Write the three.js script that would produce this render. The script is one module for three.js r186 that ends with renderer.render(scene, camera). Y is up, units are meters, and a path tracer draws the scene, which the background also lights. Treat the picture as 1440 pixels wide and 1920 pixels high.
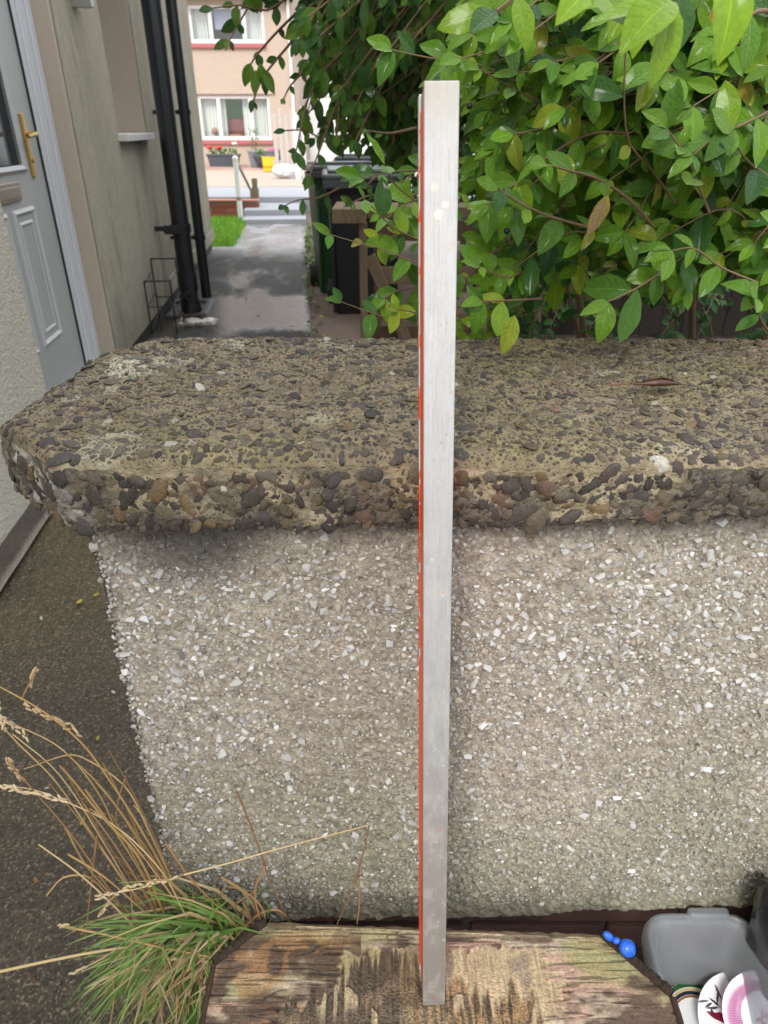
import * as THREE from 'three';
import { RoundedBoxGeometry } from 'three/addons/geometries/RoundedBoxGeometry.js';
import { ConvexGeometry } from 'three/addons/geometries/ConvexGeometry.js';
import { mergeGeometries, mergeVertices } from 'three/addons/utils/BufferGeometryUtils.js';

// ---------- camera, sky, sun, exposure ----------
const F = 1300, TILT = THREE.MathUtils.degToRad(29), EYE = 1.36, LANE = 0.1054;
const scene = new THREE.Scene();
const camera = new THREE.PerspectiveCamera(2 * Math.atan(960 / F) * 180 / Math.PI, 0.75, 0.02, 900);
camera.position.set(0, EYE, 0);
camera.rotation.set(-TILT, 0, 0);
camera.focus = 0.84;
camera.userData.fStop = 9.5;
const renderer = new THREE.WebGLRenderer({ antialias: true });
renderer.setSize(768, 1024);
renderer.toneMapping = THREE.LinearToneMapping;
renderer.toneMappingExposure = 1.88;
renderer.shadowMap.enabled = true;
{ // overcast sky: a little brighter overhead, soft cloud mottling
  const W = 256, H = 128, d = new Float32Array(W * H * 4);
  for (let y = 0; y < H; y++) for (let x = 0; x < W; x++) {
    const up = ((y + 0.5) / H - 0.5) * Math.PI, az = (x + 0.5) / W * Math.PI * 2, s = Math.max(0, Math.sin(up));
    const m = 1 + 0.05 * Math.sin(az * 2 + 3 * s) * Math.cos(up) + 0.04 * Math.sin(az * 5 + 9 * s + 1) * Math.cos(up);
    const l = (0.80 + 0.42 * s) * m, i = (y * W + x) * 4;
    d[i] = l * 0.97; d[i + 1] = l * 1.0; d[i + 2] = l * 1.05; d[i + 3] = 1;
  }
  const t = new THREE.DataTexture(d, W, H, THREE.RGBAFormat, THREE.FloatType);
  t.mapping = THREE.EquirectangularReflectionMapping; t.magFilter = THREE.LinearFilter; t.needsUpdate = true;
  scene.background = t; scene.environment = t;
}
const sun = new THREE.DirectionalLight(new THREE.Color(1, 0.965, 0.90), 1.35);
sun.position.set(-2.6, 8, 5.2); sun.target.position.set(0, 0, -3);
sun.castShadow = true; sun.shadow.radius = 34;
Object.assign(sun.shadow.camera, { left: -12, right: 12, top: 14, bottom: -14, near: 0.1, far: 60 });
scene.add(sun, sun.target);

// ---------- helpers ----------
function rng(a) { return () => { a = (a + 0x6d2b79f5) | 0; let t = Math.imul(a ^ (a >>> 15), 1 | a); t = (t + Math.imul(t ^ (t >>> 7), 61 | t)) ^ t; return ((t ^ (t >>> 14)) >>> 0) / 4294967296; }; }
const lerp = (a, b, t) => a + (b - a) * t, clamp = (x, a = 0, b = 1) => Math.min(b, Math.max(a, x));
const sstep = (a, b, x) => { const t = clamp((x - a) / (b - a)); return t * t * (3 - 2 * t); };
const mix3 = (a, b, t) => [lerp(a[0], b[0], t), lerp(a[1], b[1], t), lerp(a[2], b[2], t)];
const V = (x, y, z) => new THREE.Vector3(x, y, z);
function h2(i, j) { let n = Math.imul(i, 374761393) + Math.imul(j, 668265263) | 0; n = Math.imul(n ^ (n >>> 13), 1274126177); return ((n ^ (n >>> 16)) >>> 0) / 4294967296; }
function vn(x, y) { const i = Math.floor(x), j = Math.floor(y), u = x - i, v = y - j, s = u * u * (3 - 2 * u), t = v * v * (3 - 2 * v); return lerp(lerp(h2(i, j), h2(i + 1, j), s), lerp(h2(i, j + 1), h2(i + 1, j + 1), s), t); }
function fbm(x, y, n = 4) { let a = 0.5, s = 0, k = 0; for (let i = 0; i < n; i++) { s += a * vn(x + i * 17.3, y + i * 9.1); k += a; a *= 0.5; x *= 2.03; y *= 2.03; } return s / k; }
// a point of the place from a pixel of the 1440 x 1920 photograph and its distance in front of the camera
function dirOf(px, py) { const a = (px - 720) / F, b = (960 - py) / F; return V(a, -Math.sin(TILT) + b * Math.cos(TILT), -Math.cos(TILT) - b * Math.sin(TILT)); }
function P(px, py, D) { const d = dirOf(px, py); return d.multiplyScalar(D / -d.z).add(camera.position); }
function toPixel(p) { const q = p.clone().sub(camera.position), s = Math.sin(TILT), c = Math.cos(TILT), z = -q.y * s - q.z * c, y = q.y * c - q.z * s; return [720 + q.x / z * F, 960 - y / z * F, z]; }
const taken = {};
function numbered(n) { const k = taken[n] = (taken[n] ?? -1) + 1; return k ? n + '_' + String(k).padStart(3, '0') : n; }
function shadow(o) { o.castShadow = o.receiveShadow = true; return o; }
function thing(name, label, category, pos = [0, 0, 0], turn = 0, group) {
  const o = new THREE.Group(); o.name = numbered(name); o.position.set(...pos); o.rotation.y = turn;
  o.userData = { label, category }; if (group) o.userData.group = group; scene.add(o); return o;
}
function part(name, geo, mat, parent, label, kind) {
  const m = shadow(new THREE.Mesh(Array.isArray(geo) ? join(geo) : geo, mat)); m.name = name; if (label) m.userData.label = label; if (kind) m.userData.kind = kind; parent.add(m); return m;
}
function struct(name, geo, mat, turn = 0) {
  const m = shadow(new THREE.Mesh(Array.isArray(geo) ? join(geo) : geo, mat)); m.name = numbered(name); m.userData.kind = 'structure'; m.rotation.y = turn; scene.add(m); return m;
}
function solo(name, geo, mat, label, category, group) {
  const m = shadow(new THREE.Mesh(Array.isArray(geo) ? join(geo) : geo, mat)); m.name = numbered(name); m.userData = { label, category }; if (group) m.userData.group = group; scene.add(m); return m;
}
function join(list) {
  const same = list.map((g) => { g = g.index ? g.toNonIndexed() : g; for (const k of Object.keys(g.attributes)) if (!['position', 'normal', 'uv'].includes(k)) g.deleteAttribute(k); return g; });
  return same.length === 1 ? same[0] : mergeGeometries(same);
}
function box(x0, x1, y0, y1, z0, z1, r = 0) {
  const w = x1 - x0, h = y1 - y0, d = Math.abs(z1 - z0), g = r ? new RoundedBoxGeometry(w, h, d, 2, Math.min(r, w / 2.01, h / 2.01, d / 2.01)) : new THREE.BoxGeometry(w, h, d);
  // uv in metres from the two axes each face spans
  const p = g.attributes.position, n = g.attributes.normal, u = g.attributes.uv;
  for (let i = 0; i < p.count; i++) { const ax = Math.abs(n.getX(i)), ay = Math.abs(n.getY(i)), az = Math.abs(n.getZ(i)); u.setXY(i, ax > ay && ax > az ? p.getZ(i) : p.getX(i), ay > ax && ay > az ? p.getZ(i) : p.getY(i)); }
  return g.translate((x0 + x1) / 2, (y0 + y1) / 2, (z0 + z1) / 2);
}
function rod(a, b, r, r2 = r, seg = 10) {
  const d = b.clone().sub(a), g = new THREE.CylinderGeometry(r2, r, d.length(), seg);
  return g.applyQuaternion(new THREE.Quaternion().setFromUnitVectors(V(0, 1, 0), d.normalize())).translate((a.x + b.x) / 2, (a.y + b.y) / 2, (a.z + b.z) / 2);
}
function tube(pts, r, seg = 5, n = 0) { return new THREE.TubeGeometry(new THREE.CatmullRomCurve3(pts), n || Math.max(6, pts.length * 3), r, seg, false); }
function taper(pts, r0, r1, seg = 5, n = 12) { // a tube that thins towards its tip
  const c = new THREE.CatmullRomCurve3(pts), g = new THREE.TubeGeometry(c, n, 1, seg, false), p = g.attributes.position;
  for (let i = 0; i <= n; i++) { const m = c.getPointAt(i / n), r = lerp(r0, r1, i / n); for (let j = 0; j <= seg; j++) { const k = i * (seg + 1) + j; p.setXYZ(k, m.x + (p.getX(k) - m.x) * r, m.y + (p.getY(k) - m.y) * r, m.z + (p.getZ(k) - m.z) * r); } }
  return g;
}
// many small shapes in one geometry, each with a colour
class Heap {
  constructor() { this.p = []; this.n = []; this.c = []; this.u = []; this.i = []; this.k = 0; }
  add(g, m, c) {
    const p = g.attributes.position, n = g.attributes.normal, u = g.attributes.uv, v = V(0, 0, 0), nm = new THREE.Matrix3().getNormalMatrix(m);
    for (let i = 0; i < p.count; i++) {
      v.fromBufferAttribute(p, i).applyMatrix4(m); this.p.push(v.x, v.y, v.z);
      v.fromBufferAttribute(n, i).applyMatrix3(nm).normalize(); this.n.push(v.x, v.y, v.z);
      this.c.push(c[0], c[1], c[2]); this.u.push(u ? u.getX(i) : 0, u ? u.getY(i) : 0);
    }
    if (g.index) for (let i = 0; i < g.index.count; i++) this.i.push(g.index.getX(i) + this.k); else for (let i = 0; i < p.count; i++) this.i.push(i + this.k);
    this.k += p.count;
  }
  geo() {
    const g = new THREE.BufferGeometry(), f = (a, s) => new THREE.Float32BufferAttribute(a, s);
    return g.setAttribute('position', f(this.p, 3)).setAttribute('normal', f(this.n, 3)).setAttribute('color', f(this.c, 3)).setAttribute('uv', f(this.u, 2)).setIndex(this.i);
  }
}
// a sheet of nu x nv cells; fn(u, v) gives [x, y, z, r, g, b, texture u, texture v]
function sheet(nu, nv, fn, smooth = true) {
  const p = new Float32Array((nu + 1) * (nv + 1) * 3), c = new Float32Array(p.length), t = new Float32Array((nu + 1) * (nv + 1) * 2), ix = new Uint32Array(nu * nv * 6);
  for (let j = 0, k = 0; j <= nv; j++) for (let i = 0; i <= nu; i++, k++) { const q = fn(i / nu, j / nv, i, j); p.set(q.slice(0, 3), k * 3); c.set(q.slice(3, 6), k * 3); t[k * 2] = q[6] ?? q[0]; t[k * 2 + 1] = q[7] ?? q[1]; }
  for (let j = 0, k = 0; j < nv; j++) for (let i = 0; i < nu; i++) { const a = j * (nu + 1) + i, b = a + nu + 1; ix.set([a, a + 1, b, b, a + 1, b + 1], k); k += 6; }
  const g = new THREE.BufferGeometry().setAttribute('position', new THREE.BufferAttribute(p, 3)).setAttribute('color', new THREE.BufferAttribute(c, 3)).setAttribute('uv', new THREE.BufferAttribute(t, 2)).setIndex(new THREE.BufferAttribute(ix, 1));
  g.computeVertexNormals(); return g;
}
// spots on a w x h patch, large ones first, none closer than tight x the sum of radii
function pack(R, w, h, radii, tight, keep = () => true, tries = 14) {
  const cell = 0.012, nx = Math.ceil(w / cell) + 2, grid = new Map(), out = [];
  for (const r of [...radii].sort((a, b) => b - a)) for (let t = 0; t < tries; t++) {
    const x = R() * w, y = R() * h; if (!keep(x, y, r)) continue;
    const ci = Math.floor(x / cell), cj = Math.floor(y / cell), reach = Math.ceil((r + 0.014) * tight / cell); let ok = true;
    for (let j = cj - reach; j <= cj + reach && ok; j++) for (let i = ci - reach; i <= ci + reach && ok; i++) for (const k of grid.get(j * nx + i) ?? []) { const o = out[k]; if (Math.hypot(o[0] - x, o[1] - y) < (o[2] + r) * tight) { ok = false; break; } }
    if (!ok) continue;
    const key = cj * nx + ci; if (!grid.has(key)) grid.set(key, []); grid.get(key).push(out.length); out.push([x, y, r]); break;
  }
  return out;
}
function dataTex(w, h, fn, srgb = false, rep) {
  const d = new Uint8Array(w * h * 4);
  for (let y = 0; y < h; y++) for (let x = 0; x < w; x++) { const q = fn(x, y), i = (y * w + x) * 4; for (let c = 0; c < 3; c++) d[i + c] = clamp(Math.round((Array.isArray(q) ? q[c] : q) * 255), 0, 255); d[i + 3] = 255; }
  const t = new THREE.DataTexture(d, w, h); t.magFilter = t.minFilter = THREE.LinearFilter; t.wrapS = t.wrapT = THREE.RepeatWrapping; if (srgb) t.colorSpace = THREE.SRGBColorSpace; if (rep) t.repeat.set(rep[0], rep[1]); t.needsUpdate = true; return t;
}
// noise that repeats after n cells
function tn(x, y, n) { const i = Math.floor(x), j = Math.floor(y), u = x - i, v = y - j, s = u * u * (3 - 2 * u), t = v * v * (3 - 2 * v), w = (k) => ((k % n) + n) % n; return lerp(lerp(h2(w(i), w(j)), h2(w(i + 1), w(j)), s), lerp(h2(w(i), w(j + 1)), h2(w(i + 1), w(j + 1)), s), t); }
const toS = (x) => x <= 0.0031308 ? x * 12.92 : 1.055 * Math.pow(x, 1 / 2.4) - 0.055;
const lin = (c) => c.map(toS);   // linear albedo to the sRGB bytes of a colour map
const gritTex = dataTex(512, 512, (x, y) => { let s = 0; for (const [n, a] of [[32, 0.3], [64, 0.3], [128, 0.25], [256, 0.15]]) s += a * tn(x / 512 * n, y / 512 * n, n); return s; });
const grit = (rep) => { const t = gritTex.clone(); t.repeat.set(rep, rep); t.needsUpdate = true; return t; };
const std = (c, rough = 0.8, o = {}) => new THREE.MeshStandardMaterial({ color: new THREE.Color().setRGB(...c), roughness: rough, ...o });
const phys = (c, rough, o = {}) => new THREE.MeshPhysicalMaterial({ color: new THREE.Color().setRGB(...c), roughness: rough, ...o });
const tinted = (rough, o = {}) => new THREE.MeshStandardMaterial({ vertexColors: true, roughness: rough, ...o });
const lane = (g) => { g.rotation.y = LANE; return g; };
// ---------- ground, path, road ----------
const concreteTex = dataTex(1024, 1024, (x, y) => {
  const u = x / 1024, v = y / 1024, a = tn(u * 9, v * 9, 9) * 0.5 + tn(u * 40, v * 40, 40) * 0.5, f = tn(u * 230, v * 230, 230), g = tn(u * 170 + 0.5, v * 170, 170);
  let c = mix3([0.030, 0.025, 0.018], [0.135, 0.112, 0.078], a * 0.35 + f * 0.65);
  if (f > 0.74) c = mix3(c, [0.34, 0.28, 0.20], (f - 0.74) * 3.6); if (g < 0.2) c = mix3(c, [0.022, 0.02, 0.018], (0.2 - g) * 4.5);
  return lin(c);
}, true);
const concreteBump = dataTex(512, 512, (x, y) => tn(x / 512 * 115, y / 512 * 115, 115) * 0.7 + tn(x / 512 * 230, y / 512 * 230, 230) * 0.3);
for (const t of [concreteTex, concreteBump]) t.repeat.set(1 / 0.9, 1 / 0.9);
struct('ground', new THREE.PlaneGeometry(700, 700, 2, 2).rotateX(-Math.PI / 2).translate(0, -0.03, 0), std([0.10, 0.09, 0.06], 0.95));
{ // the yard beside the garden wall: dark wet concrete with the aggregate showing, greener by the house
  const R = 7, g = sheet(60, 60, (u, v) => {
    const x = lerp(-1.62, 1.6, u), z = lerp(0.8, -4.0, v), n = fbm(x * 3, z * 3), gr = sstep(0.45, 0.75, fbm(x * 2 + 8, z * 2)) * sstep(-1.2, -2.2, z);
    const c = mix3([0.80, 0.755, 0.70].map((k) => k * (0.75 + 0.6 * n) * lerp(1, 0.45, sstep(-2.4, -3.4, z))), [1.5, 1.4, 0.8], gr * 0.5);
    return [x, 0.004 * (fbm(x * 12, z * 12) - 0.5), z, ...c, x, -z];
  });
  struct('yard', g, tinted(0.62, { map: concreteTex, bumpMap: concreteBump, bumpScale: 0.004 }));
}
const pathColor = (x, s) => {
  const n = fbm(x * 1.6, s * 0.9), m = fbm(x * 5 + 3, s * 4), far = sstep(8.4, 10.2, s + (n - 0.5) * 1.5);
  let c = mix3([0.022, 0.019, 0.015], [0.10, 0.093, 0.040], sstep(0.3, 0.7, fbm(x * 1.1 + 4, s * 0.6 + 2)));
  c = mix3(c, [0.40, 0.39, 0.40], far * 0.85); return c.map((k) => k * (0.7 + 0.6 * m));  // far end paled in the colour, as sky reflected off wet concrete
};
const pathRough = dataTex(512, 1024, (x, y) => { const u = x / 512 * 4, s = y / 1024 * 14, n = fbm(u * 2.3 + 2.4, s * 0.85 + 5, 5), wet = Math.max(sstep(0.42, 0.62, n), sstep(9.2, 10.2, s + 1.2 * (fbm(u * 4, s * 2, 2) - 0.5)) * sstep(0.35, 0.5, fbm(u * 3 + 9, s * 2, 3))); return clamp(0.72 - 0.60 * wet + 0.1 * (fbm(u * 20, s * 20, 2) - 0.5)); });
pathRough.wrapS = pathRough.wrapT = THREE.ClampToEdgeWrapping;
{
  const g = sheet(70, 150, (u, v) => { const x = lerp(-2.6, 0, u), s = lerp(3.95, 12.1, v); return [x, 0.006 + 0.006 * (fbm(x * 3, s * 3, 3) - 0.5), -s, ...pathColor(x, s), (x + 3) / 4, s / 14]; });
  struct('path', g, tinted(1, { roughnessMap: pathRough, bumpMap: (() => { const t = concreteBump.clone(); t.repeat.set(5, 16); t.needsUpdate = true; return t; })(), bumpScale: 0.0015 }), LANE);
  const pale = std([0.40, 0.40, 0.43], 0.55, { bumpMap: grit(1.2), bumpScale: 0.004 });
  for (const [s0, s1, h] of [[12.1, 12.62, 0.08], [12.62, 13.95, 0.17]]) struct('path_step', box(-1.0, 0.02, -0.02, h, -s1 + 0.002, -s0, 0.012), pale, LANE);
  // soil bed along the path under the bins
  struct('soil', sheet(80, 60, (u, v) => { const x = lerp(0.0, 6, Math.pow(u, 1.6)), s = lerp(3.95, 13.9, v), n = fbm(x * 5, s * 5); return [x, 0.012 + 0.05 * (n - 0.4) * sstep(0, 0.15, x), -s, ...mix3([0.10, 0.07, 0.05], [0.26, 0.19, 0.15], n), x, s]; }), tinted(0.9, { bumpMap: grit(2), bumpScale: 0.012 }), LANE);
  // the lane across the far end: footway, then paving up to the far house
  struct('road', box(-40, 40, -0.05, 0.266, -16.1, -13.7), std([0.33, 0.34, 0.37], 0.6, { bumpMap: grit(0.7), bumpScale: 0.006 }));
  struct('pavement', box(-40, 40, -0.05, 0.28, -22.6, -16.1), std([0.42, 0.34, 0.275], 0.75, { bumpMap: grit(0.6), bumpScale: 0.008 }));
  const slab = [[0.40, 0.25, 0.20], [0.46, 0.30, 0.24], [0.36, 0.23, 0.19]].map((c) => std(c, 0.75, { bumpMap: grit(2), bumpScale: 0.004 }));
  const patio = struct('patio', box(-12, 1, -0.05, 0.284, -27, -22.6), std([0.30, 0.22, 0.18], 0.9));
  const R = rng(91);
  for (let i = 0; i < 16; i++) for (let j = 0; j < 5; j++) part('paving_slab', box(-9 + i * 0.6, -8.42 + i * 0.6, 0.284, 0.292 + R() * 0.004, -23.24 - j * 0.62, -22.64 - j * 0.62, 0.006), slab[Math.floor(R() * 3)], patio);
}
{ // lawn beyond the house corner
  const R = rng(5), blades = new Heap(), b = new THREE.ConeGeometry(0.006, 0.07, 3, 1).translate(0, 0.035, 0), m = new THREE.Matrix4(), q = new THREE.Quaternion(), e = new THREE.Euler();
  for (let i = 0; i < 9000; i++) {
    const s = 9.72 + R() * 3.1, x = lerp(-3.4, -0.93, R());
    m.compose(V(x, 0.01, -s), q.setFromEuler(e.set((R() - 0.5) * 1.2, R() * 6, (R() - 0.5) * 1.2)), V(1.6, 0.6 + R(), 1.6)); blades.add(b, m, mix3([0.14, 0.36, 0.02], [0.30, 0.52, 0.04], R()));
  }
  struct('lawn', box(-9, -0.95, -0.05, 0.012, -12.8, -9.75), std([0.16, 0.33, 0.03], 0.95), LANE);
  const g = solo('grass', blades.geo(), tinted(0.7), 'bright green wet lawn grass beyond the house corner, left of the path', 'grass'); g.rotation.y = LANE; g.userData.kind = 'stuff';
}
{ // what the wind and rain left on the ground: litter, flecks and small weeds along the path's edge
  const R = rng(610), h = new Heap(), m = new THREE.Matrix4(), q = new THREE.Quaternion(), e = new THREE.Euler(), lf = new THREE.CircleGeometry(1, 7).scale(0.5, 1, 1).rotateX(-Math.PI / 2), C = Math.cos(LANE), N = Math.sin(LANE);
  { const p = lf.attributes.position; for (let i = 0; i < p.count; i++) p.setY(i, 0.25 * p.getX(i) * p.getX(i) + 0.12 * p.getZ(i) * p.getZ(i)); lf.computeVertexNormals(); }
  const drop = (x, z, y, s, c) => h.add(lf, m.compose(V(x, y, z), q.setFromEuler(e.set((R() - 0.5) * 0.5, R() * 6.28, (R() - 0.5) * 0.5)), V(s, s, s)), c);
  const tone = () => { const k = R(); return k < 0.4 ? [0.09, 0.06, 0.035] : k < 0.6 ? [0.22, 0.13, 0.06] : k < 0.8 ? [0.34, 0.27, 0.06] : k < 0.92 ? [0.12, 0.17, 0.04] : [0.45, 0.43, 0.36]; };
  for (let i = 0; i < 260; i++) { const s = 4.2 + 8 * R(), x = (R() < 0.75 ? 0.03 + 0.16 * (R() - 0.5) : -0.9 * R()); drop(x * C - s * N, -x * N - s * C, 0.022, 0.012 + 0.018 * R(), tone()); }
  for (let i = 0; i < 90; i++) { const x = -1.5 + 1.1 * R(), z = -2.6 + 2.4 * R(); drop(x, z, 0.008, 0.004 + 0.006 * R(), tone()); }
  drop(-0.99, -1.83, 0.012, 0.016, [0.5, 0.38, 0.03]); drop(-0.95, -1.87, 0.012, 0.011, [0.5, 0.38, 0.03]); drop(-0.98, -1.45, 0.01, 0.010, [0.5, 0.47, 0.38]); drop(-0.74, -1.42, 0.01, 0.008, [0.5, 0.48, 0.4]);
  for (let i = 0; i < 420; i++) { const s = 4.6 + 7 * Math.pow(R(), 0.8), x = 0.03 + 0.10 * (R() - 0.5), k = 0.4 + 0.6 * vn(s * 1.7, 3); if (R() > k * k) continue; h.add(lf, m.compose(V(x * C - s * N, 0.03 + 0.05 * R() * k, -x * N - s * C), q.setFromEuler(e.set(R() * 2, R() * 6.28, R() * 2)), V(0.016, 0.016, 0.026)), mix3([0.07, 0.16, 0.03], [0.17, 0.30, 0.05], R())); }
  const o = solo('leaf_litter', h.geo(), tinted(0.7, { side: THREE.DoubleSide }), 'small fallen leaves, flecks and weeds scattered on the wet path and its edge', 'litter'); o.userData.kind = 'stuff';
}
struct('wall_foot', sheet(14, 60, (u, v) => { const x = lerp(-1.185, -1.06, u), s = lerp(0.4, 3.9, v), n = fbm(x * 9, s * 9), k = sstep(0.6, 0.95, u); return [x, 0.012 + 0.012 * k + 0.01 * (n - 0.5), -s, ...mix3(mix3([0.045, 0.036, 0.028], [0.10, 0.08, 0.06], n), [0.27, 0.23, 0.19], k), x, s]; }), tinted(0.8, { bumpMap: grit(2), bumpScale: 0.008 }), LANE);

// ---------- the rendered house on the left (built along the lane: x across, -z away) ----------
{
  const house = thing('rendered_house', 'cream roughcast house side wall with grey door and black pipes, left', 'house', [0, 0, 0], LANE);
  const stucco = std([0.37, 0.335, 0.26], 0.92, { bumpMap: grit(3.2), bumpScale: 0.007 });
  const stuccoNear = std([0.62, 0.58, 0.48], 0.92, { bumpMap: grit(2.6), bumpScale: 0.011 });
  const pink = std([0.50, 0.415, 0.33], 0.9, { bumpMap: grit(4), bumpScale: 0.003 });
  const W = -1.18, top = 5.2;
  part('wall', [box(W - 0.3, W, -0.01, top, -3.1, 1.5)], stuccoNear, house);
  // main wall with slow stains; built as a sheet of vertex colours over the solid
  const stained = (s0, s1, y0, y1) => sheet(Math.ceil((s1 - s0) / 0.022), Math.ceil((y1 - y0) / 0.03), (u, v) => {
    const s = lerp(s0, s1, u), y = lerp(y0, y1, v), n = fbm(s * 1.5, y * 0.5), streak = fbm(s * 4, y * 0.8 + 3), low = sstep(1.0, 0.1, y + 0.5 * n);
    let c = mix3([0.47, 0.425, 0.325], [0.365, 0.325, 0.24], sstep(0.35, 0.75, streak) * 0.45); c = mix3(c, [0.27, 0.24, 0.17], low * 0.6); c = mix3(c, [0.19, 0.17, 0.125], 0.85 * sstep(0.30, 0.04, Math.abs(s - 5.9) * 0.6 + (y > 1.30 ? 9 : (1.30 - y) * 0.35) + 0.15 * n));
    return [W + 0.003, y, -s, ...mix3(c, [0.19, 0.18, 0.13], 0.4 * sstep(0.62, 0.8, fbm(s * 11 + 4, y * 3 + 2, 3)) + 0.35 * sstep(0.45, 0.1, y + 0.25 * (fbm(s * 9, 2, 2) - 0.5))).map((k) => k * (0.80 + 0.2 * n + 0.22 * vn(s * 44, y * 33))), s, y];
  });
  const m = tinted(0.92, { bumpMap: grit(4.5), bumpScale: 0.011 });
  part('wall', [box(W - 0.3, W, 0.1, top, -5.29, -4.3), box(W - 0.3, W, 2.3, top, -4.3, -3.1), box(W - 0.3, W, 0.1, 1.28, -6.26, -5.29), box(W - 0.3, W, 2.5, top, -6.26, -5.29), box(W - 0.3, W, 0.1, top, -9.6, -6.26)], stucco, house);
  for (const r of [[4.3, 5.29, 0.1, top], [5.29, 6.26, 0.1, 1.28], [6.26, 9.6, 0.1, top], [5.29, 6.26, 2.5, top], [3.1, 4.3, 2.3, top]]) part('render_face', stained(...r), m, house);
  part('end_wall', box(-6, W - 0.3, 0.1, top, -9.6, -9.3), stucco, house);
  part('bellcast', box(W - 0.02, W + 0.022, 0.1, 0.24, -9.62, -6.3, 0.02), stucco, house);
  part('plinth', box(W - 0.28, W - 0.012, -0.02, 0.1, -9.5, -3.1), std([0.03, 0.026, 0.022], 0.7), house);
  part('reveal', box(W - 0.24, W - 0.003, 0.1, 2.3, -4.31, -4.262), pink, house); part('reveal', box(W - 0.29, W - 0.003, 1.3, 2.5, -6.275, -6.225), pink, house);
  part('smudge', sheet(10, 14, (u, v) => [lerp(-0.055, -0.012, u) + W, lerp(1.98, 2.28, v), -4.259, 0.06, 0.057, 0.05]), tinted(0.9), house, 'dark grey mortar smear at the top of the door reveal');
  // door
  const white = std([0.60, 0.61, 0.635], 0.4), grey = std([0.41, 0.415, 0.41], 0.42), trim = std([0.50, 0.505, 0.505], 0.4);
  const D = W - 0.1;
  const fr = part('door_frame', [box(D - 0.06, D + 0.02, 0.12, 2.3, -4.26, -4.19, 0.006), box(D - 0.06, D + 0.008, 0.12, 2.25, -4.19, -4.10, 0.008), box(D - 0.06, D - 0.004, 0.12, 2.2, -4.10, -4.03, 0.006), box(D - 0.06, D + 0.02, 2.2, 2.3, -4.19, -3.12, 0.006), box(D - 0.06, D + 0.03, 0.08, 0.14, -4.2, -3.12, 0.01)], white, house);
  const leafX = D - 0.012;
  part('door_seal', [box(D - 0.05, D - 0.002, 0.14, 2.2, -4.034, -4.026)], std([0.02, 0.02, 0.022], 0.7), house);
  const door = part('door', [box(leafX - 0.045, leafX, 0.14, 1.18, -4.03, -3.10), box(leafX - 0.045, leafX, 1.18, 2.2, -4.03, -3.78), box(leafX - 0.045, leafX, 1.18, 2.2, -3.21, -3.10), box(leafX - 0.045, leafX, 2.02, 2.2, -3.78, -3.21)], grey, house);
  const bead = (s0, s1, y0, y1, w, h) => { // four mitred bevels round a panel
    const g = []; const P4 = [[s0, y0], [s1, y0], [s1, y1], [s0, y1]], I = [[s0 + w, y0 + w], [s1 - w, y0 + w], [s1 - w, y1 - w], [s0 + w, y1 - w]], Mx = [[s0 + w / 2, y0 + w / 2], [s1 - w / 2, y0 + w / 2], [s1 - w / 2, y1 - w / 2], [s0 + w / 2, y1 - w / 2]];
    const pos = []; for (let k = 0; k < 4; k++) { const n = (k + 1) % 4, a = P4[k], b = P4[n], c = Mx[k], d = Mx[n], e = I[k], f = I[n]; const A = (q, x) => [leafX + x, q[1], -q[0]];
      for (const [p, q, r, t, x0, x1] of [[a, b, c, d, 0, h], [c, d, e, f, h, 0.001]]) pos.push(...A(p, x0), ...A(q, x0), ...A(r, x1), ...A(r, x1), ...A(q, x0), ...A(t, x1)); }
    const geo = new THREE.BufferGeometry().setAttribute('position', new THREE.Float32BufferAttribute(pos, 3)); geo.computeVertexNormals(); geo.setAttribute('uv', new THREE.Float32BufferAttribute(new Float32Array(pos.length / 3 * 2), 2)); return geo;
  };
  for (const [a, b] of [[3.49, 3.775], [3.16, 3.42]]) { part('door_panel', [bead(a, b, 0.42, 1.035, 0.03, 0.012), bead(a + 0.055, b - 0.055, 0.475, 0.98, 0.02, 0.007)], trim, door); }
  part('glazing_bead', bead(3.205, 3.785, 1.175, 2.03, 0.035, 0.016), trim, door);
  part('door_glass', box(leafX - 0.03, leafX - 0.022, 1.18, 2.02, -3.78, -3.21), std([0.05, 0.055, 0.06], 0.12), door, 'dark leaded glass panel');
  const brass = std([0.62, 0.40, 0.12], 0.3, { metalness: 0.85 }), steel = std([0.42, 0.36, 0.30], 0.35, { metalness: 0.8 });
  part('letter_plate', [box(leafX, leafX + 0.012, 1.07, 1.15, -3.63, -3.32, 0.006), box(leafX + 0.012, leafX + 0.018, 1.085, 1.13, -3.60, -3.35, 0.004)], steel, door);
  part('door_handle', [box(leafX, leafX + 0.014, 1.15, 1.42, -3.885, -3.845, 0.006), rod(V(leafX, 1.335, -3.865), V(leafX + 0.06, 1.335, -3.865), 0.011), rod(V(leafX + 0.055, 1.335, -3.875), V(leafX + 0.055, 1.325, -3.75), 0.011, 0.009), rod(V(leafX, 1.225, -3.865), V(leafX + 0.024, 1.225, -3.865), 0.012)], brass, door);
  // window ledge and the pointed box above it
  part('window_sill', [box(W - 0.28, W + 0.065, 1.28, 1.325, -6.22, -5.27, 0.006)], std([0.64, 0.63, 0.60], 0.7, { bumpMap: grit(3), bumpScale: 0.003 }), house);
  part('window_frame', box(W - 0.3, W - 0.27, 1.32, 2.5, -6.26, -5.29), white, house);
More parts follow.
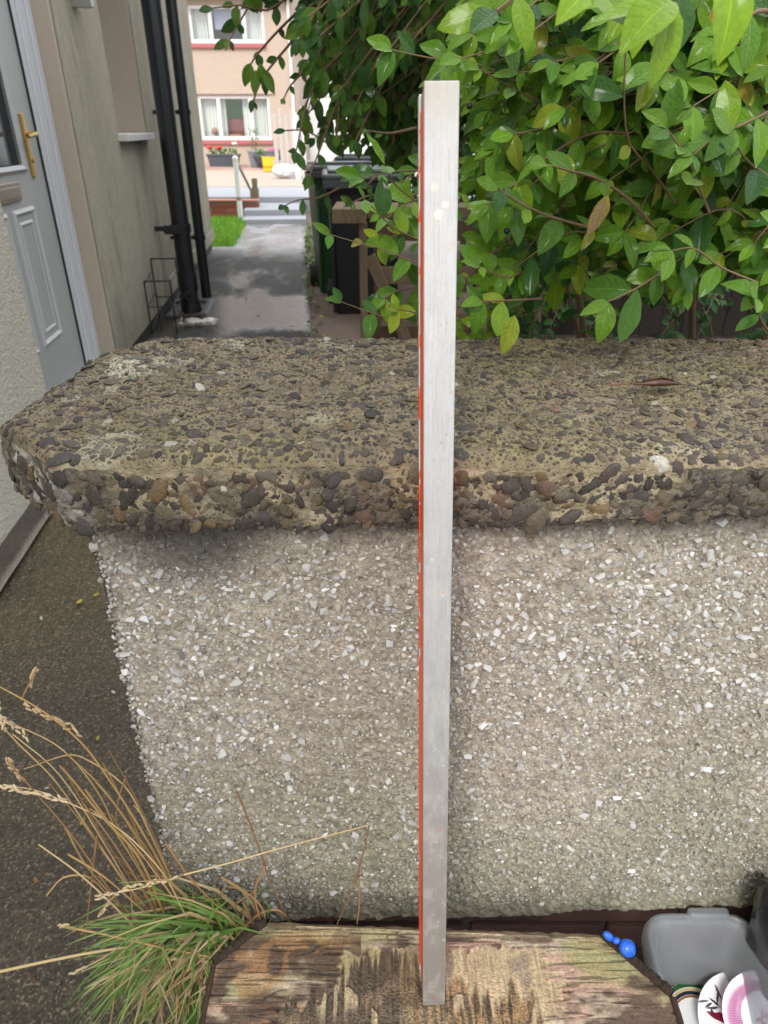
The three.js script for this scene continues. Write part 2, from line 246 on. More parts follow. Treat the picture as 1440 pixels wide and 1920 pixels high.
  { const sh = new THREE.Shape([[-0.06, 0.3], [-0.06, 0.06], [-0.02, 0], [0.02, 0], [0.06, 0.06], [0.06, 0.3]].map((a) => new THREE.Vector2(...a)));
    part('meter_hood', new THREE.ExtrudeGeometry(sh, { depth: 0.1, bevelSize: 0.005, bevelThickness: 0.005, bevelSegments: 2 }).rotateY(Math.PI / 2).translate(W, 1.93, -4.72), std([0.5, 0.5, 0.47], 0.6), house, 'pale pointed box high on the wall pier'); }
  // pipes
  const black = std([0.011, 0.012, 0.015], 0.38);
  const px = -0.972, ps = 5.98;
  const soil = part('soil_pipe', [rod(V(px, -0.02, -ps), V(px, 5.4, -ps), 0.068, 0.068, 24)], black, house);
  for (const [a, b, r0, r1] of [[0.64, 0.70, 0.079, 0.079], [0.20, 0.34, 0.08, 0.076], [-0.02, 0.12, 0.085, 0.08]]) part('pipe_collar', rod(V(px, a, -ps), V(px, b, -ps), r0, r1, 24), black, soil);
  part('pipe_bracket', [box(px - 0.2, px - 0.04, 0.65, 0.685, -ps - 0.012, -ps + 0.012), box(px - 0.115, px + 0.0, 0.635, 0.70, -ps + 0.06, -ps + 0.095, 0.006), rod(V(px - 0.10, 0.667, -ps + 0.09), V(px - 0.10, 0.667, -ps + 0.13), 0.016)], black, soil);
  part('access_cap', [rod(V(px + 0.0, 0.17, -ps + 0.06), V(px + 0.02, 0.17, -ps + 0.10), 0.045, 0.045, 20), rod(V(px + 0.0, 0.17, -ps + 0.09), V(px + 0.024, 0.17, -ps + 0.115), 0.02, 0.02, 12)], black, soil);
  const qx = -0.928, qs = 6.63;
  const rain = part('downpipe', [rod(V(qx, 0.0, -qs), V(qx, 5.4, -qs), 0.044, 0.044, 20)], black, house);
  for (const y of [0.52, 1.47]) part('pipe_bracket', [rod(V(qx, y - 0.02, -qs), V(qx, y + 0.02, -qs), 0.052, 0.052, 20), box(qx - 0.25, qx - 0.03, y - 0.014, y + 0.014, -qs - 0.01, -qs + 0.01), rod(V(qx - 0.075, y, -qs + 0.03), V(qx - 0.02, y, -qs + 0.045), 0.013)], black, rain);
}
{ // gully grating of wet dark concrete round the pipe foot, and the wire rack beside it
  const g = thing('drain_surround', 'low wet concrete drain kerb at the foot of the black pipe', 'drain', [0, 0, 0], LANE), wet = std([0.05, 0.045, 0.038], 0.25, { bumpMap: grit(6), bumpScale: 0.004 });
  part('kerb', [box(-1.16, -0.84, 0.0, 0.055, -6.36, -6.28, 0.015), box(-1.16, -0.86, 0.0, 0.03, -6.28, -5.84, 0.01), box(-0.88, -0.82, 0.0, 0.06, -6.28, -5.75, 0.015)], wet, g);
  part('slurry', sheet(26, 14, (u, v) => { const x = lerp(-1.1, -0.72, u), s = lerp(5.55, 5.85, v), n = fbm(x * 30, s * 30), e = sstep(0, 0.2, u) * sstep(1, 0.8, u) * sstep(0, 0.3, v) * sstep(1, 0.7, v); return [x, 0.004 + 0.03 * e * n, -s, ...mix3([0.10, 0.08, 0.06], [0.62, 0.56, 0.5], sstep(0.42, 0.62, n * e * 1.3)), x, s]; }), tinted(0.35), g, 'whitish wet debris');
  const r = thing('wire_rack', 'black wire rack standing against the house wall by the drain', 'wire rack', [0, 0, 0], LANE), wire = std([0.025, 0.025, 0.028], 0.4, { metalness: 0.4 });
  const x0 = -1.165, x1 = -0.985, s0 = 5.28, s1 = 5.62, y0 = 0.02, hN = 0.40, hF = 0.50, A = (x, y, s) => V(x, y, -s);
  const loop = (x, h, n) => part(n, [rod(A(x, y0, s0), A(x, hN, s0), 0.0045), rod(A(x, hN, s0), A(x, hN, s1), 0.0045), rod(A(x, hN, s1), A(x, y0, s1), 0.0045)], wire, r);
  const hoop = (s, h) => part('hoop', [rod(A(x0, y0, s), A(x0, h, s), 0.0052), rod(A(x0, h, s), A(x1, h, s), 0.0052), rod(A(x1, h, s), A(x1, y0, s), 0.0052)], wire, r);
  hoop(s0, hN); hoop(s1, hF);
  for (const y of [0.06, 0.22, 0.38]) { part('wire', [rod(A(x0, y, s0), A(x0, y + 0.04, s1), 0.004)], wire, r); part('wire', [rod(A(x1, y, s0), A(x1, y + 0.04, s1), 0.004)], wire, r); }
  for (const s of [s0 - 0.006, s1 + 0.006]) part('wire', [rod(A(x0, 0.22, s), A(x1, 0.22, s), 0.004)], wire, r);
}
// ---------- the far house across the lane and what stands before it ----------
{
  const Z = -26, h = thing('far_house', 'peach rendered house with white windows and red sills across the lane', 'house', [0, 0, Z]);
  const peach = std([0.53, 0.425, 0.345], 0.92, { bumpMap: grit(0.9), bumpScale: 0.02 }), white = std([0.80, 0.80, 0.80], 0.4), red = std([0.42, 0.13, 0.13], 0.6);
  const glass = phys([1, 1, 1], 0.02, { transmission: 1, thickness: 0 }), curtain = std([0.66, 0.70, 0.66], 0.9), inner = std([0.18, 0.18, 0.17], 0.9);
  const wx0 = -6.03, wx1 = -3.70, L = [1.0, 2.27], U = [3.66, 4.64];
  part('wall', [box(-12, wx0, 0.2, 5.4, -0.3, 0), box(wx1, -2.85, 0.2, 5.4, -0.3, 0), box(wx0, wx1, 0.2, L[0], -0.3, 0), box(wx0, wx1, L[1], U[0], -0.3, 0), box(wx0, wx1, U[1], 5.4, -0.3, 0), box(-3.15, -2.85, 0.2, 5.4, -7, -0.3)], peach, h);
  part('window_head', box(wx0 - 0.25, wx1 + 0.2, L[1] + 0.03, L[1] + 0.11, 0, 0.05, 0.01), peach, h);
  part('eaves', [box(-12, -2.6, 4.8, 4.98, -0.2, 0.35)], std([0.05, 0.035, 0.03], 0.6), h);
  part('roof', new THREE.BufferGeometry().setAttribute('position', new THREE.Float32BufferAttribute([-12, 4.98, 0.4, -2.5, 4.98, 0.4, -2.5, 7.6, -4, -12, 4.98, 0.4, -2.5, 7.6, -4, -12, 7.6, -4], 3)).setAttribute('normal', new THREE.Float32BufferAttribute([0, 0.8, 0.6, 0, 0.8, 0.6, 0, 0.8, 0.6, 0, 0.8, 0.6, 0, 0.8, 0.6, 0, 0.8, 0.6], 3)), std([0.14, 0.08, 0.06], 0.8), h);
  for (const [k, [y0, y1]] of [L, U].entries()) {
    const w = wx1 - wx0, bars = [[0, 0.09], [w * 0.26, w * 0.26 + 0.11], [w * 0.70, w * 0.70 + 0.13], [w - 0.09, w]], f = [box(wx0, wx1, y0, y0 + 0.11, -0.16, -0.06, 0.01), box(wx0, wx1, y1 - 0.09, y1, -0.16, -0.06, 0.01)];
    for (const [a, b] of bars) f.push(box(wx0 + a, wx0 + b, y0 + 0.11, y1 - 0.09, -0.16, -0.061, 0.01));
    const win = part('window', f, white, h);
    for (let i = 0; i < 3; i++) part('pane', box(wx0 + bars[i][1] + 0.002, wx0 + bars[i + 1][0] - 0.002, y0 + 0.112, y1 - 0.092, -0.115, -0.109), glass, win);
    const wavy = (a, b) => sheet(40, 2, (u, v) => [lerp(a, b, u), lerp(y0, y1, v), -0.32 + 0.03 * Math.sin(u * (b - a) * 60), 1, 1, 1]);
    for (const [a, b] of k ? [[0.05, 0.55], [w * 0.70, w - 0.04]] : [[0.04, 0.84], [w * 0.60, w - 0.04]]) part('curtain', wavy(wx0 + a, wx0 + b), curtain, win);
    if (!k) { // panels coloured as the lawn and brick reflected in the lower window
      part('back_panel', [box(wx0, wx1, y0 + 0.6, y1 + 0.1, -0.9, -0.86)], std([0.10, 0.26, 0.08], 0.9), win, 'green panel painted as the lawn reflected in the glass');
      part('brick_reflection', [box(wx0 + 0.5, wx1 - 0.5, y0 - 0.2, y0 + 0.62, -0.85, -0.6, 0.06)], std([0.22, 0.075, 0.055], 0.9), win, 'red brown block painted as brick reflected in the glass');
      part('ornament', [new THREE.SphereGeometry(0.10, 14, 10).translate(wx0 + 0.42, y0 + 0.27, -0.22), box(wx0 + 0.9, wx0 + 1.3, y0 + 0.11, y0 + 0.17, -0.25, -0.18, 0.01)], std([0.35, 0.2, 0.13], 0.7), win);
    } else part('back_panel', box(wx0, wx1, y0, y1, -0.9, -0.86), inner, win);
    if (k) part('blind_box', [box(wx0 + 0.75, wx0 + 1.4, y0 + 0.38, y1 + 0.02, -0.3, -0.25)], std([0.30, 0.34, 0.44], 0.6), win, 'blue grey screen behind the glass');
    part('window_sill', box(wx0 - 0.02, wx1 + 0.02, y0 - 0.13, y0 - 0.002, -0.05, 0.09, 0.02), red, h);
  }
  part('downpipe', rod(V(-2.93, 0.2, 0.07), V(-2.93, 5, 0.07), 0.05, 0.05, 14), std([0.75, 0.72, 0.66], 0.5), h);
}
{ // planters, tub, fence and gate in front of it
  const leafy = std([0.07, 0.16, 0.03], 0.7), slate = std([0.075, 0.085, 0.10], 0.6);
  const flower = (t, R, n, x0, x1, y, z0, c, r = 0.06, nm = 'flower') => { for (let i = 0; i < n; i++) { const g = []; const cx = lerp(x0, x1, (i + R() * 0.6) / n), cy = y + R() * 0.12; for (let k = 0; k < 6; k++) g.push(new THREE.IcosahedronGeometry(r * 0.55, 1).scale(1, 0.7, 1).translate(cx + r * 0.55 * Math.cos(k * 1.05), cy + (k % 2) * 0.02, z0 + r * 0.55 * Math.sin(k * 1.05))); part(nm, g, c, t); } };
  const foliage = (t, R, n, x0, x1, y, z0, hgt) => { const q = new Heap(), lf = new THREE.SphereGeometry(0.05, 5, 3).scale(1, 0.2, 0.6), m = new THREE.Matrix4(); for (let i = 0; i < n; i++) { m.makeRotationFromEuler(new THREE.Euler(R() * 3, R() * 6, R() * 3)).setPosition(lerp(x0, x1, R()), y + R() * hgt, z0 + (R() - 0.5) * 0.2); q.add(lf, m, mix3([0.05, 0.13, 0.02], [0.15, 0.26, 0.05], R())); } part('foliage', q.geo(), tinted(0.7), t, undefined, 'stuff'); };
  const R = rng(33), red = std([0.6, 0.06, 0.05], 0.7), white = std([0.75, 0.72, 0.7], 0.7), pink = std([0.6, 0.10, 0.26], 0.7);
  let t = thing('trough_planter', 'long dark grey trough with red and white flowers under the far window', 'planter', [-5.0, 0.292, -24.3]);
  part('trough', [new THREE.CylinderGeometry(0.62, 0.54, 0.32, 4, 1).rotateY(Math.PI / 4).scale(1.1, 1, 0.42).translate(0, 0.16, 0), box(-0.52, 0.52, 0.30, 0.35, -0.21, 0.21, 0.015)], slate, t);
  foliage(t, R, 90, -0.45, 0.45, 0.34, 0, 0.16); flower(t, R, 2, -0.5, 0.05, 0.47, 0.08, red, 0.10); flower(t, R, 1, 0.2, 0.5, 0.55, 0, white, 0.08);
  t = thing('flower_pot', 'grey tapered pot with a thin sprig, between trough and bowl planters', 'planter', [-3.93, 0.292, -23.9]);
  part('pot', new THREE.LatheGeometry([[0, 0], [0.16, 0], [0.18, 0.02], [0.24, 0.40], [0.26, 0.41], [0.26, 0.46], [0.23, 0.46], [0.22, 0.40], [0, 0.40]].map((a) => new THREE.Vector2(...a)), 20), std([0.20, 0.22, 0.25], 0.6), t);
  foliage(t, R, 24, -0.16, 0.16, 0.5, 0, 0.55); part('stem', [rod(V(0, 0.4, 0), V(0.05, 1.0, 0), 0.012), rod(V(0, 0.4, 0), V(-0.12, 0.9, 0.02), 0.01)], std([0.16, 0.14, 0.07], 0.8), t);
  t = thing('bowl_planter', 'wide dark bowl planter with pink flowers beside the yellow tub', 'planter', [-3.5, 0.292, -23.5]);
  part('bowl', new THREE.LatheGeometry([[0, 0], [0.2, 0], [0.34, 0.12], [0.46, 0.30], [0.48, 0.36], [0.43, 0.36], [0.40, 0.28], [0, 0.24]].map((a) => new THREE.Vector2(...a)), 24), slate, t);
  foliage(t, R, 70, -0.34, 0.36, 0.34, 0, 0.16); flower(t, R, 2, 0.1, 0.4, 0.46, 0.05, pink, 0.11);
  t = thing('garden_tub', 'yellow flexible garden tub with dark contents beside the white fence', 'tub', [-3.16, 0.284, -21.6]);
  part('tub', new THREE.LatheGeometry([[0, 0], [0.19, 0], [0.21, 0.02], [0.235, 0.36], [0.25, 0.38], [0.22, 0.37], [0.22, 0.1], [0, 0.08]].map((a) => new THREE.Vector2(...a)), 24), std([0.75, 0.52, 0.02], 0.5), t);
  part('contents', [new THREE.IcosahedronGeometry(0.22, 2).scale(0.9, 0.7, 0.9).translate(0, 0.33, 0), box(-0.16, 0.13, 0.40, 0.52, -0.12, 0.12, 0.03)], std([0.10, 0.10, 0.11], 0.7), t);
  t = thing('picket_fence', 'weathered white picket fence right of the yellow tub', 'fence', [0, 0.28, 0]);
  const weather = std([0.50, 0.45, 0.41], 0.8, { bumpMap: grit(2), bumpScale: 0.004 }), wht = std([0.70, 0.70, 0.71], 0.5);
  for (let i = 0; i < 6; i++) part('picket', box(-2.66 + i * 0.135, -2.66 + i * 0.135 + 0.085, 0.02, 1.32 + 0.12 * (i % 2) + R() * 0.08, -19.03, -19.0, 0.006), i > 3 ? wht : weather, t);
  part('rail', [box(-2.72, -1.8, 0.95, 1.03, -19.08, -19.03), box(-2.72, -1.8, 0.3, 0.38, -19.08, -19.03)], weather, t);
  t = thing('gate_post', 'tall white post at the end of the picket fence', 'post', [-2.03, 0.28, -18.2]);
  part('post', box(-0.055, 0.055, 0, 1.25, -0.055, 0.055, 0.008), wht, t); part('post_cap', new THREE.ConeGeometry(0.09, 0.07, 4).rotateY(Math.PI / 4).translate(0, 1.285, 0), wht, t);
  t = thing('plastic_sack', 'crumpled white plastic bag lying against the picket fence', 'bag', [-2.38, 0.28, -18.7]);
  { const g = new THREE.IcosahedronGeometry(0.28, 4), p = g.attributes.position; for (let i = 0; i < p.count; i++) { const x = p.getX(i), y = p.getY(i), z = p.getZ(i), k = 0.75 + 0.5 * fbm(x * 6 + 9, y * 6 + z * 5); p.setXYZ(i, x * k * 1.2, y * k * 0.6 + 0.16, z * k * 0.8); } g.computeVertexNormals(); part('bag', g, std([0.62, 0.62, 0.66], 0.5), t); }
  t = thing('white_boundary_wall', 'white painted wall behind the hanging shrub, right of the far house', 'wall', [0, 0.27, -27.5]);
  part('wall', box(-2.6, 6, 0, 2.0, -0.15, 0), std([0.85, 0.85, 0.85], 0.8), t); part('coping', box(-2.62, 6, 2.0, 2.06, -0.19, 0.04, 0.01), std([0.7, 0.7, 0.68], 0.8), t);
}
{ // brick wall, handrail and post where the path climbs to the lane
  const t = thing('brick_retaining_wall', 'low red brick wall edging the lane beyond the lawn', 'wall', [-2.14, 0, -12.85]);
  const tones = [[0.34, 0.095, 0.055], [0.28, 0.08, 0.05], [0.40, 0.13, 0.075], [0.25, 0.08, 0.06]].map((c) => std(c, 0.85, { bumpMap: grit(5), bumpScale: 0.003 })), R = rng(71);
  part('mortar', box(-2.2, -0.012, 0, 0.262, -0.2, -0.006), std([0.20, 0.14, 0.11], 0.95), t);
  for (let j = 0; j < 3; j++) for (let i = 0; i < 10; i++) { const x1 = -(i * 0.225) - (j % 2) * 0.11; part('brick', box(Math.max(-2.2, x1 - 0.214), x1, j * 0.075 + 0.01, j * 0.075 + 0.075, -0.1, 0.002 * R(), 0.004), tones[Math.floor(R() * 4)], t); }
  part('coping', box(-2.2, 0, 0.262, 0.29, -0.22, 0.012, 0.008), std([0.50, 0.22, 0.16], 0.8), t);
  const w = std([0.80, 0.79, 0.76], 0.5), rust = std([0.30, 0.22, 0.16], 0.9), wood = std([0.22, 0.165, 0.10], 0.9, { bumpMap: grit(4), bumpScale: 0.004 });
  const h = thing('handrail', 'white tubular handrail post by the brick wall with a pipe sloping to the gatepost', 'handrail', [0, 0, 0]);
  const b = P(452, 415, 12.4), top = P(450, 298, 12.4);
  part('upright', [rod(V(b.x, 0, -12.4), V(b.x, top.y, -12.4), 0.042, 0.042, 14), new THREE.SphereGeometry(0.05, 14, 10).translate(b.x, top.y, -12.4)], w, h);
  part('rust_patch', [rod(V(b.x, 0.32, -12.4), V(b.x, 0.37, -12.4), 0.0435, 0.0435, 14), rod(V(b.x, 0, -12.4), V(b.x, 0.05, -12.4), 0.048, 0.045, 14)], rust, h);
  const q0 = V(b.x + 0.01, top.y - 0.03, -12.42), q1 = P(468, 352, 13.4), q2 = P(481, 351, 13.5);
  part('rail', [rod(q0, q1, 0.022, 0.022, 12)], std([0.28, 0.25, 0.21], 0.7), h); part('rail_end', [rod(q1, q2, 0.045, 0.045, 12), new THREE.SphereGeometry(0.055, 12, 8).translate(q2.x, q2.y, q2.z)], w, h);
  const c0 = P(484, 400, 13.4), pp = thing('wooden_gatepost', 'short weathered wooden post at the top of the path steps', 'post', [c0.x, 0, -13.2]);
  part('post', box(-0.07, 0.07, 0.0, 0.44, -0.06, 0.06, 0.012), wood, pp); part('upper_post', box(-0.03, 0.06, 0.44, 0.60, -0.04, 0.04, 0.01), wood, pp);
}
// ---------- bins ----------
{
  const blackP = std([0.014, 0.015, 0.018], 0.42), greenP = std([0.028, 0.080, 0.036], 0.42), lidP = std([0.05, 0.055, 0.06], 0.35), tyre = std([0.02, 0.02, 0.02], 0.8);
  function bin(label, x, s, turn, body, lid, lidTilt = 0) {
    const t = thing('wheelie_bin', label, 'wheelie bin', [x * Math.cos(LANE) - s * Math.sin(LANE), 0.01, -x * Math.sin(LANE) - s * Math.cos(LANE)], turn, undefined);
    const sec = (y, w, d, z) => [y, w / 2, d / 2, z], S = [sec(0, 0.44, 0.46, -0.03), sec(0.02, 0.47, 0.50, -0.02), sec(0.5, 0.515, 0.58, 0), sec(0.93, 0.55, 0.66, 0.02), sec(0.935, 0.59, 0.70, 0.02), sec(1.0, 0.60, 0.71, 0.02)];
    const n = 32, r = 0.06, ring = (w, d, z, k) => { const a = k / n * Math.PI * 2, c = Math.cos(a), s2 = Math.sin(a), e = 0.16; return [Math.sign(c) * Math.pow(Math.abs(c), e) * w, z + Math.sign(s2) * Math.pow(Math.abs(s2), e) * d]; };
    part('bin_body', sheet(n, S.length - 1, (u, v, i, j) => { const [y, w, d, z] = S[j], q = ring(w, d, z, -i); return [q[0], y, q[1], 1, 1, 1]; }), body, t);
    for (const x of [-0.26, 0.235]) part('front_rib', box(x, x + 0.025, 0.05, 0.9, 0.25, 0.285, 0.008).rotateX(0.07), body, t);
    const l = part('lid', [box(-0.31, 0.31, 0.0, 0.05, -0.0, 0.76, 0.02), box(-0.27, 0.27, 0.045, 0.075, 0.05, 0.68, 0.02), box(-0.31, 0.31, -0.05, 0.01, 0.725, 0.755, 0.01)], lid, t); l.position.set(0, 1.005, -0.36); l.rotation.x = -lidTilt;
    part('lid_handle', [box(-0.12, 0.12, 0.005, 0.035, 0.75, 0.80, 0.012)], lid, l);
    part('hinge_bar', [rod(V(-0.28, 0.98, -0.40), V(0.28, 0.98, -0.40), 0.018)], lid, t);
    for (const sx of [-1, 1]) { const w = part('wheel', rod(V(sx * 0.24, 0.10, -0.24), V(sx * 0.29, 0.10, -0.24), 0.10, 0.10, 24), tyre, t); part('hub', rod(V(sx * 0.285, 0.10, -0.24), V(sx * 0.298, 0.10, -0.24), 0.05, 0.05, 16), body, w); }
    return t;
  }
  bin('black wheelie bin with its lid shut, nearest to the wooden bench', 0.46, 6.0, LANE - 0.02, blackP, lidP);
  bin('dark green wheelie bin, half hidden behind the black wheelie bin', 0.34, 6.85, LANE + 0.10, greenP, lidP, 0.03);
  bin('wheelie bin furthest along the path, mostly hidden behind the other two', 0.62, 7.75, LANE, blackP, lidP, 0.08);
}
// ---------- old wooden bench under the hedge ----------
const plankTex = dataTex(256, 512, (x, y) => { const g = fbm(x / 256 * 26, y / 512 * 3, 4), f = fbm(x / 256 * 90, y / 512 * 6 + 3, 2); return lin(mix3([0.11, 0.075, 0.045], [0.30, 0.215, 0.135], g * 0.6 + f * 0.4)); }, true);
const plank = std([1, 1, 1], 0.85, { map: plankTex, bumpMap: plankTex, bumpScale: 0.004 }), plankDark = std([0.55, 0.5, 0.48], 0.85, { map: plankTex, bumpMap: plankTex, bumpScale: 0.004 });
for (const t of [plankTex]) t.repeat.set(2.2, 0.8);
{
  const t = thing('wooden_bench', 'old brown timber workbench frame between the bins and the hedge', 'bench', [0, 0, 0]);
  const top = part('top_board', [box(-0.30, -0.105, 0.875, 0.955, -4.75, -4.30, 0.006), box(-0.10, 0.75, 0.885, 0.95, -4.75, -4.45, 0.006)], plank, t);
  part('apron', box(-0.06, 0.75, 0.77, 0.885, -4.42, -4.385, 0.005), plankDark, t);
  for (const [x, z] of [[-0.125, -4.36], [-0.045, -4.66], [0.62, -4.36], [0.62, -4.66]]) part('leg', box(x - 0.022, x + 0.025, 0, 0.875, z - 0.03, z + 0.03, 0.005), plank, t);
  part('rail', [box(-0.02, 0.62, 0.52, 0.62, -4.44, -4.40, 0.005), box(-0.02, 0.62, 0.30, 0.345, -4.44, -4.40, 0.005)], plank, t);
  part('lower_board', box(-0.10, 0.66, 0.05, 0.26, -4.43, -4.40, 0.005), plankDark, t);
  const br = box(-0.035, 0.035, -0.36, 0.36, -0.02, 0.02, 0.004); part('brace', br.rotateZ(0.42).translate(0.06, 0.36, -4.37), plank, t);
}
// ---------- the garden wall: brick foot, pebble-dashed render, exposed-aggregate coping ----------
const wall = thing('garden_wall', 'pebble-dashed garden wall with thick pebbly concrete coping, behind the spirit level', 'wall');
const WX0 = -0.32, WX1 = 1.0, WZ = -0.645;
const yLow = (x) => 0.262 + 0.04 * (x + 0.32) / 0.8 + 0.018 * (fbm(x * 16, 3.3, 3) - 0.5);
function dirt(x, y) { // how the wall is weathered: [stain under the coping, green film, pale dense band]
  const n = fbm(x * 5 + 2, y * 5 + 7, 4);
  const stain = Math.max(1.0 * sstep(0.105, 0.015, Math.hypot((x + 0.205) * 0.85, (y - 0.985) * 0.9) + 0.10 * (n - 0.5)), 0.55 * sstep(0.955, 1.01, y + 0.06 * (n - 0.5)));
  const green = sstep(0.72, 0.34, y + 0.35 * (n - 0.5)) * (0.55 + 0.45 * fbm(x * 3, y * 3 + 20, 3));
  const pale = 1.1 * sstep(0.30, 0.05, Math.hypot((x - 0.28) * 0.8, (y - 0.86) * 1.6)) + 0.6 * sstep(0.62, 0.80, y + 0.2 * (n - 0.5)) * sstep(0.97, 0.90, y + 0.1 * (n - 0.5)) + 0.55 * sstep(0.05, -0.25, x);
  return [stain, green, clamp(pale), n];
}
const wallBump = (x, y) => 0.0055 * (fbm(x * 42, y * 42, 3) - 0.5) + 0.0034 * (vn(x * 125, y * 125) - 0.5) * (0.5 + sstep(0.8, 0.4, y)) + 0.0022 * (vn(x * 300 + 5, y * 300) - 0.5) + 0.012 * (fbm(x * 7, y * 7, 2) - 0.5);
{
  const mortar = (x, y) => {
    const [s, g, , n] = dirt(x, y), f = fbm(x * 70, y * 70, 2), f2 = vn(x * 260, y * 260);
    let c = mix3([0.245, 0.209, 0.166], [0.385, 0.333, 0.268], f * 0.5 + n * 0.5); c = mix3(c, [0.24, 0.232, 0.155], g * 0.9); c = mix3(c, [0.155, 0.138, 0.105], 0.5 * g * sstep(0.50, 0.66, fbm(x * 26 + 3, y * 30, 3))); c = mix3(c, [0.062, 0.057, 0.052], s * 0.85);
    if (vn(x * 210 + 3, y * 210 + 8) > 0.90) c = mix3(c, [0.07, 0.06, 0.05], 0.7); return c.map((k) => k * (0.62 + 0.76 * f2));
  };
  const m = tinted(0.93, { bumpMap: grit(7), bumpScale: 0.0022 });
  part('render_coat', sheet(560, 340, (u, v) => {
    const x = lerp(WX0, WX1, u), v1 = clamp((v - 0.012) / 0.988), y = lerp(yLow(x), 1.045, v1), inn = sstep(0.012, 0, v);
    const lip = 0.007 * sstep(0.05, 0.0, v1), edge = 0.006 * sstep(0.012, 0, x - WX0);
    return [x, y, WZ + wallBump(x, y) + lip * 0.6 - 0.03 * inn - edge, ...mortar(x, y), x, y];
  }), m, wall);
  part('render_end', sheet(70, 200, (u, v) => { const z = lerp(-1.0, WZ - 0.003, u), y = lerp(0.24, 1.045, v); return [WX0 - 0.4 * wallBump(z + 7, y) - 0.001, y, z, ...mortar(z + 3, y), z, y]; }), m, wall);
  // the stones thrown into it
  const R = rng(2024), shapes = [];
  for (let k = 0; k < 14; k++) {
    const sx = 0.88 + R() * 0.4, sy = 0.68 + R() * 0.35, sz = 0.7 + R() * 0.35, pts = [];   // angular crushed stone
    for (let i = 0; i < 9; i++) { const a = Math.acos(1 - 2 * (i + 0.5) / 9), b = i * 2.4 + R() * 1.4, j = 0.8 + 0.35 * R(); pts.push(V(Math.sin(a) * Math.cos(b) * sx * j, Math.sin(a) * Math.sin(b) * sy * j, Math.cos(a) * sz * j)); }
    shapes.push(new ConvexGeometry(pts));
  }
  const radii = []; for (let i = 0; i < 2500; i++) radii.push(0.0038 + 0.0034 * Math.pow(R(), 1.6)); for (let i = 0; i < 8500; i++) radii.push(0.0024 + R() * 0.0015); for (let i = 0; i < 14000; i++) radii.push(0.0013 + R() * 0.0012);
  const H0 = 0.25, W = WX1 - WX0;
  const spots = pack(R, W, 1.02 - H0, radii, 0.80, (a, b, r) => {
    const x = a + WX0, y = b + H0; if (y < yLow(x) + r * 0.5) return false; const [s, g, pale, n] = dirt(x, y);
    return R() < (r > 0.0040 ? 0.42 + 0.55 * pale : 0.72 + 0.2 * pale) * (1 - 0.55 * s) * (0.5 + 0.85 * sstep(0.25, 0.6, fbm(x * 9 + 4, y * 9, 3)));
  });
  const TONES = [[0.55, 0.55, 0.54], [0.48, 0.475, 0.465], [0.44, 0.43, 0.415], [0.36, 0.342, 0.32], [0.26, 0.24, 0.215], [0.41, 0.368, 0.31], [0.31, 0.275, 0.22]];
  const mats = TONES.map((c) => std(c, 0.6)), heap = new Heap(), q = new THREE.Quaternion(), e = new THREE.Euler(), M = new THREE.Matrix4();
  let shown = 0;
  for (const [a, b, r] of spots) {
    const x = a + WX0, y = b + H0, [s, g, pale, n] = dirt(x, y), w = R(), white = (0.10 + 0.50 * pale * (r > 0.0036 ? 1 : 0.45)) * (1 + 0.5 * g) * (1 - 0.8 * s) * (r > 0.0025 ? 1 : 0.35);
    const k = w < white ? Math.floor(R() * 2.6) : 2 + Math.floor(R() * 5);
    const pos = V(x, y, WZ + wallBump(x, y) + r * (-0.30 + 0.48 * R())), sc = V(r * (0.9 + 0.5 * R()), r * (0.8 + 0.4 * R()), r * 0.9);
    q.setFromEuler(e.set((R() - 0.5) * 0.9, (R() - 0.5) * 0.9, R() * 6.28)); const sh = shapes[Math.floor(R() * 14)];
    if (r > 0.0044 && shown < 300 && x < 0.62 && R() < 0.32) { shown++; const o = part('stone_chip', sh, mats[k], wall); o.position.copy(pos); o.quaternion.copy(q); o.scale.copy(sc); continue; }
    const f = 0.8 + 0.4 * R(); let c = TONES[k].map((t) => t * f); c = mix3(c, [0.25, 0.24, 0.17], g * (k < 2 ? 0.15 : 0.3 + 0.5 * R())); c = mix3(c, [0.075, 0.07, 0.065], s * 0.85);
    heap.add(sh, M.compose(pos, q, sc), c);
  }
  for (let i = 0; i < 650; i++) { // stones along the end of the wall, which make its rough outline
    const z = -0.64 - R() * 0.3, y = 0.27 + R() * 0.76, r = 0.0018 + R() * 0.003; q.setFromEuler(e.set(R() * 6, R() * 6, R() * 6));
    heap.add(shapes[i % 14], M.compose(V(WX0 - r * (-0.2 + 0.4 * R()), y, z), q, V(r, r, r)), TONES[Math.floor(R() * 6)].map((t) => t * 0.9));
  }
  part('stone_chips', heap.geo(), tinted(0.62), wall, undefined, 'stuff');
  // brick foot
  const bm = [[0.105, 0.050, 0.036], [0.13, 0.062, 0.045], [0.085, 0.045, 0.035]].map((c) => std(c, 0.75, { bumpMap: grit(9), bumpScale: 0.004 }));
  part('mortar', box(WX0 + 0.01, WX1, 0, 0.36, -0.95, -0.674), std([0.10, 0.075, 0.055], 0.95, { bumpMap: grit(8), bumpScale: 0.004 }), wall);
  for (let j = 0; j < 5; j++) for (let i = -1; i < 6; i++) { const x = WX0 + 0.012 + i * 0.225 + (j % 2) * 0.112, a = Math.max(WX0 + 0.012, x), b = Math.min(WX1, x + 0.214); if (b > a + 0.02) part('brick', box(a, b, j * 0.074 + 0.006, j * 0.074 + 0.068, -0.78, -0.667 + R() * 0.004, 0.005), bm[Math.floor(R() * 3)], wall); }
}
